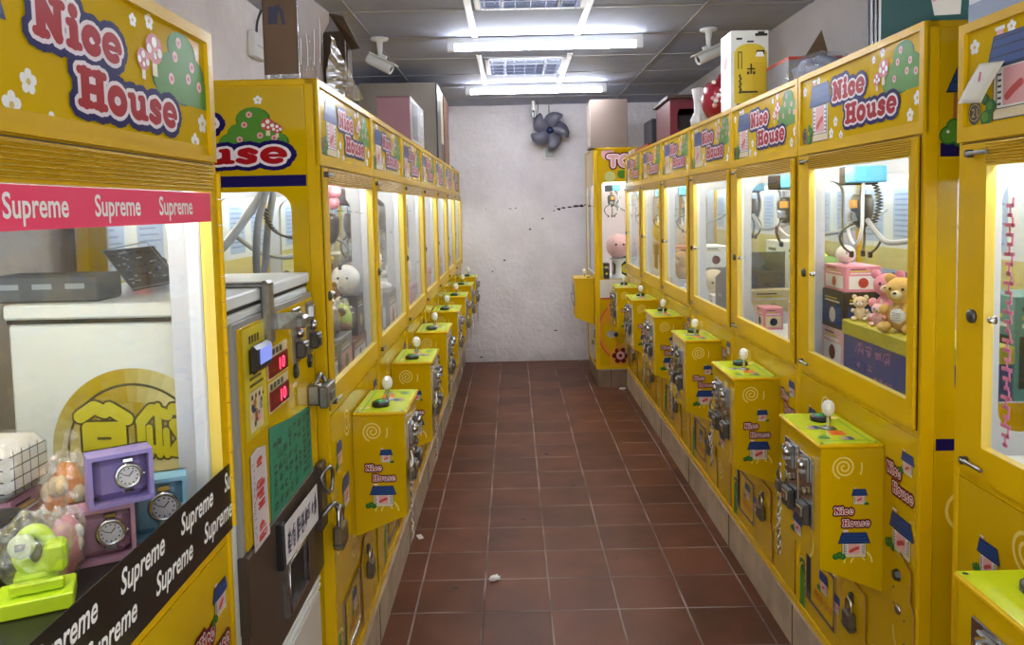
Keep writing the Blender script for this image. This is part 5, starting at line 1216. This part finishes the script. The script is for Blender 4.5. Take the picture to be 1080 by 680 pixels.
CHK = mat('chequer_cloth', (.72, .72, .70, 1), .8); m = MB(); m.box(-.045, .05, -.055, .055, 0, .085, CHK, .015)
a = Art(m, (-.045, -.055, 0), (1, 0, 0), (0, 0, 1), (0, -1, 0), 1, .0006)
for k in range(4): a.rect(.008, .09, .016+.018*k, .018+.018*k, 0, BLACK); a.rect(.016+.02*k, .018+.02*k, .01, .078, 0, BLACK)
a = Art(m, (.05, -.055, 0), (0, 1, 0), (0, 0, 1), (1, 0, 0), 1, .0006)
for k in range(4): a.rect(.008, .10, .016+.018*k, .018+.018*k, 0, BLACK); a.rect(.016+.02*k, .018+.02*k, .01, .078, 0, BLACK)
m.build('folded_cloth', r); m = MB(); m.box(-.05, .055, -.06, .06, -.0, .09, FILM, .02); m.build('film', r)
ball('L0', .56, .247, FL+.007, .048, 'black', 'black round plush at the left picture edge, near machine')
bear('L0', .66, .52, FL, .25, 1.0, 'brown', 'dark brown plush sitting at the back of the near left machine')
# left row: piles stand close behind the glass
pbox('L1', .61, .03, FL, .24, .12, .09, 'maroon', 0, None, 5); pbox('L1', .39, .03, FL, .18, .12, .13, 'grey', 0, None, 2); pbox('L1', .19, .03, FL, .17, .10, .12, 'olive', 0, None, 0)
pbox('L1', .665, .035, FL+.0905, .11, .10, .14, 'black', 0, None, 4); ball('L1', .665, .085, FL+.2310, .052, 'white'); bagged('L1', .545, .085, FL+.0905, .052, .05, .075, 'lime', 'olive', None, 14); bear('L1', .44, .095, FL+.1305, .17, 1.2, 'brown'); bagged('L1', .345, .07, FL+.1305, .038, .036, .065, 'grey', 'white', None, 13)
bagged('L1', .215, .075, FL+.1205, .044, .042, .06, 'cream', 'grey', None, 15); bagged('L1', .135, .07, FL+.1205, .034, .034, .05, 'white', 'olive', None, 16)
pbox('L1', .695, .142, FL, .125, .10, .34, 'brown', 0, 'tall brown box behind the white plush next to the change machine', 1); bear('L1', .69, .195, FL+.3405, .15, 1.2, 'yellow'); bagged('L1', .57, .212, FL, .043, .043, .13, 'olive', 'white', None, 17)
bear('L1', .14, .30, FL, .24, 1.3, 'cream', ears='long'); bear('L1', .32, .42, FL, .27, 1.1, 'pink')
r = empty('plush_toy', at('L1', .43, .062, 1.535)); tag(r, 'pink plush figure dangling from the claw next to the change machine', 'plush toy', 'prizes inside the machines'); F = fuzz('pink', C('pink'))
m = MB(); m.ell((0, 0, .02), (.019, .019, .021), F, 12, 8); m.build('body', r); m = MB(); m.ell((0, 0, .055), (.024, .022, .021), F, 14, 10); m.ell((-.018, 0, .075), (.009, .007, .010), F, 8, 6); m.ell((.018, 0, .075), (.009, .007, .010), F, 8, 6); m.build('head', r); m = MB(); m.tube([(0, 0, .07), (0, 0, .085), (0, 0, .092)], .002, WHPL, 5, 1); m.build('string', r)
pbox('L2', .58, .03, FL, .22, .16, .17, 'grey', 0, None, 0); pbox('L2', .34, .05, FL, .20, .16, .20, 'white', 0, None, 3); bear('L2', .58, .12, FL+.1705, .2, 1.2, 'white'); bear('L2', .36, .40, FL, .3, 1.3, 'brown'); ball('L2', .14, .12, FL, .07, 'grey'); pbox('L2', .60, .24, FL, .24, .14, .34, 'olive', 0, None, 0)
pbox('L3', .56, .03, FL, .26, .18, .12, 'mauve', 0, None, 2); ball('L3', .60, .115, FL+.1205, .075, 'white'); bear('L3', .42, .36, FL, .30, 1.3, 'pale pink'); bear('L3', .46, .115, FL+.1205, .14, 1.2, 'red'); pbox('L3', .22, .08, FL, .2, .12, .16, 'white', 0, None, 5)
pbox('L4', .56, .03, FL, .26, .2, .14, 'pink', 0, None, 1); ball('L4', .60, .12, FL+.1405, .08, 'cream'); bear('L4', .34, .2, FL, .28, 1.3, 'golden'); bear('L4', .45, .12, FL+.1405, .15, 1.2, 'white')
pbox('L5', .56, .03, FL, .26, .2, .16, 'orange', 0, None, 4); bear('L5', .3, .2, FL, .26, 1.3, 'white'); ball('L5', .58, .12, FL+.1605, .07, 'pink')
ball('L6', .60, .12, FL, .1, 'brown'); bear('L6', .35, .2, FL, .3, 1.3, 'cream'); pbox('L7', .56, .03, FL, .24, .2, .15, 'grey', 0, None, 1); ball('L7', .56, .12, FL+.1505, .08, 'orange')
# navy crate with plush toys
r = empty('navy_crate', (1.005, 2.375, FL), -PI/2); tag(r, 'navy blue crate with a yellow rim and pink handwriting under the plush bears', 'crate')
NB = mat('crate_navy', (.05, .065, .21, 1), .45); YO = mat('crate_yellow', (.45, .38, .03, 1), .45); cw, cdp, ch = .50, .20, .163
m = MB(); m.box(0, cw, 0, cdp, 0, ch-.045, NB, .003); m.box(-.004, cw+.004, -.004, cdp+.004, ch-.045, ch, YO, .004)
a = Art(m, (0, 0, 0), (1, 0, 0), (0, 0, 1), (0, -1, 0), 1, .0005); MP = mat('pink_pen', (.40, .17, .30, 1), .5)
scribble(a, .09, .31, .068, .112, 1, 4, 0, MP, .0022, 17, 8); scribble(a, .09, .20, .03, .058, 1, 3, 0, MP, .0016, 21, 6); scribble(a, .20, .32, .008, .035, 1, 4, 0, MP, .0018, 23, 6); m.build('crate_body', r)
CT = FL+ch+.0008
def r1(x, y): return 2.575-y, x-.94
def bear_at(x, y, z, h, face, col, label, **k):
    u, d = r1(x, y); return bear('R1', u, d, z, h, face, col, label, **k)
bear_at(1.055, 2.118, CT, .165, -.85, 'golden', 'golden plush bear with a checked white belly on the navy crate', belly='white')
bear_at(1.10, 2.292, CT, .16, -.6, 'pink', 'pink plush bear between the blue plush and the golden bear', ears='round')
bear_at(1.04, 2.225, CT, .07, -.6, 'pale pink', 'small pale pink plush in front of the pink bear', ears='long')
u, d = r1(1.165, 2.325); ball('R1', u, d, CT, .034, 'blue', 'small round navy plush at the left end of the navy crate')
bear_at(1.038, 2.335, CT, .08, -.5, 'cream', 'small cream plush leaning by the round navy plush')
bear_at(1.172, 2.212, CT, .15, -.8, 'brown', 'brown plush bear behind the golden bear on the navy crate')
pbox('R1', .105, .07, FL+.1205, .165, .13, .12, 'black', 0, 'dark printed box under the pink lettered box, left of the navy crate', 3)
pbox('R1', .105, .075, FL+.241, .165, .11, .080, 'pink', 0, 'pink lettered box stacked on the dark box left of the crate', 0)
pbox('R1', .105, .07, FL, .165, .13, .12, 'pale pink', 0, 'pink and white box at the bottom of the stack left of the crate', 5)
pbox('R1', .52, .33, FL, .16, .14, .27, 'teal', 0, None, 4); bagged('R1', .33, .41, FL, .05, .06, .10, 'olive', 'cream', None, 31); ball('R1', .07, .125, FL+.3215, .030, 'white')
# third: plush heads over dark box
pbox('R2', .30, .20, FL, .30, .14, .20, 'black', 0, None, 4); pbox('R2', .60, .06, FL, .17, .18, .16, 'pale pink', 0, None, 5); pbox('R2', .45, .39, FL, .2, .1, .26, 'blue', 0, None, 0); ball('R2', .22, .27, FL+.2005, .065, 'lime'); ball('R2', .36, .27, FL+.2005, .055, 'green'); bear('R2', .18, .45, FL, .24, -1.1, 'white'); pbox('R2', .13, .08, FL, .10, .08, .09, 'pink', 0, None, 1)
# fourth: dark wedge
r = empty('dark_wedge_box', at('R3', .42, .08, FL)); r.rotation_euler = (0, 0, -PI/2); tag(r, 'large dark slanted box in the machine under the appliance box', 'box', 'prizes inside the machines')
m = MB(); m.prism([(-.22, 0, 0), (.22, 0, 0), (.22, 0, .30), (-.22, 0, .15)], (0, .20, 0), mat('charcoal_box', (.10, .10, .115, 1), .35)); m.build('box_body', r); m = MB(); a = Art(m, (-.22, 0, 0), (1, 0, 0), (0, 0, 1), (0, -1, 0), 1, .0005); a.stroke([(.25, .12), (.33, .14)], .008, 0, WHITE); a.rect(.05, .12, .06, .075, 0, GREYPL); m.build('printed_label', r)
pbox('R3', .71, .09, FL, .08, .2, .14, 'cream', 0, None, 1); ball('R3', .16, .40, FL, .08, 'green'); pbox('R3', .44, .30, FL, .25, .16, .34, 'white', 0, None, 0); pbox('R3', .12, .08, FL, .10, .10, .05, 'white', 0, 'low white box in the machine under the appliance box', 5)
pbox('R4', .38, .12, FL, .26, .16, .16, 'grey', 0, None, 3); pbox('R4', .40, .13, FL+.1605, .28, .14, .12, 'white', 0, None, 5); bear('R4', .12, .20, FL, .2, -1.1, 'white'); ball('R4', .64, .16, FL, .08, 'cream'); ball('R4', .62, .40, FL, .09, 'mauve')
pbox('R5', .38, .14, FL, .3, .2, .24, 'orange', 0, None, 1); bear('R5', .65, .16, FL, .24, -1.1, 'golden'); ball('R5', .38, .25, FL+.2405, .08, 'cream'); pbox('R6', .4, .14, FL, .3, .2, .22, 'brown', 0, None, 1); ball('R6', .4, .24, FL+.2205, .09, 'yellow')
# near right machine
pbox('R0', .34, .09, FL, .26, .10, .22, 'white', 0, 'white box standing against the window of the taped note machine', 5); pbox('R0', .34, .21, FL, .28, .18, .15, 'grey', 0, None, 3); bagged('R0', .30, .285, FL+.1505, .07, .07, .11, 'white', 'sky blue', None, 41); bear('R0', .57, .40, FL, .30, -1.1, 'cream'); ball('R0', .34, .14, FL+.2205, .05, 'sky blue')
m = MB()
for k in range(26):
    z = 1.06+.018*k; w_ = .006+.004*((k*7) % 3); m.box(-.02-w_, -.018+w_, 0, .0015, z, z+.007, mat('pink_strip', (.72, .20, .42, 1), .5)); m.box(-.021+.008*(k % 2), -.017+.008*(k % 2), 0, .0015, z, z+.018, mat('pink_strip', (.72, .20, .42, 1), .5))
o = obj(m, 'pink_garland', 'pink cut paper garland hanging inside the taped note machine', 'garland', None, at('R0', .15, .022, 0), -PI/2)
# toy machine
ball('T', .58, .22, 1.075, .105, 'pale pink', 'big pale pink plush ball in the toy machine'); r = empty('white_stand', at('T', .58, .22, .9005)); tag(r, 'white pedestal under the pink plush ball in the toy machine', 'stand')
m = MB(); m.lathe((0, 0, 0), (0, 0, 1), [(0, 0), (.075, 0), (.06, .02), (.026, .04), (.024, .12), (.07, .165), (.075, .172), (0, .172)], WHPL, 18); m.build('pedestal', r); m = MB(); m.lathe((0, 0, .1725), (0, 0, 1), [(0, 0), (.06, 0), (.06, .0015), (0, .0015)], GREYPL, 18); m.build('pad', r)
pbox('T', .62, .08, .9005, .12, .05, .14, 'black', 0, None, 4); pbox('T', .36, .2, .9005, .16, .2, .2, 'black', 0, 'black box at the back of the toy machine', 4)
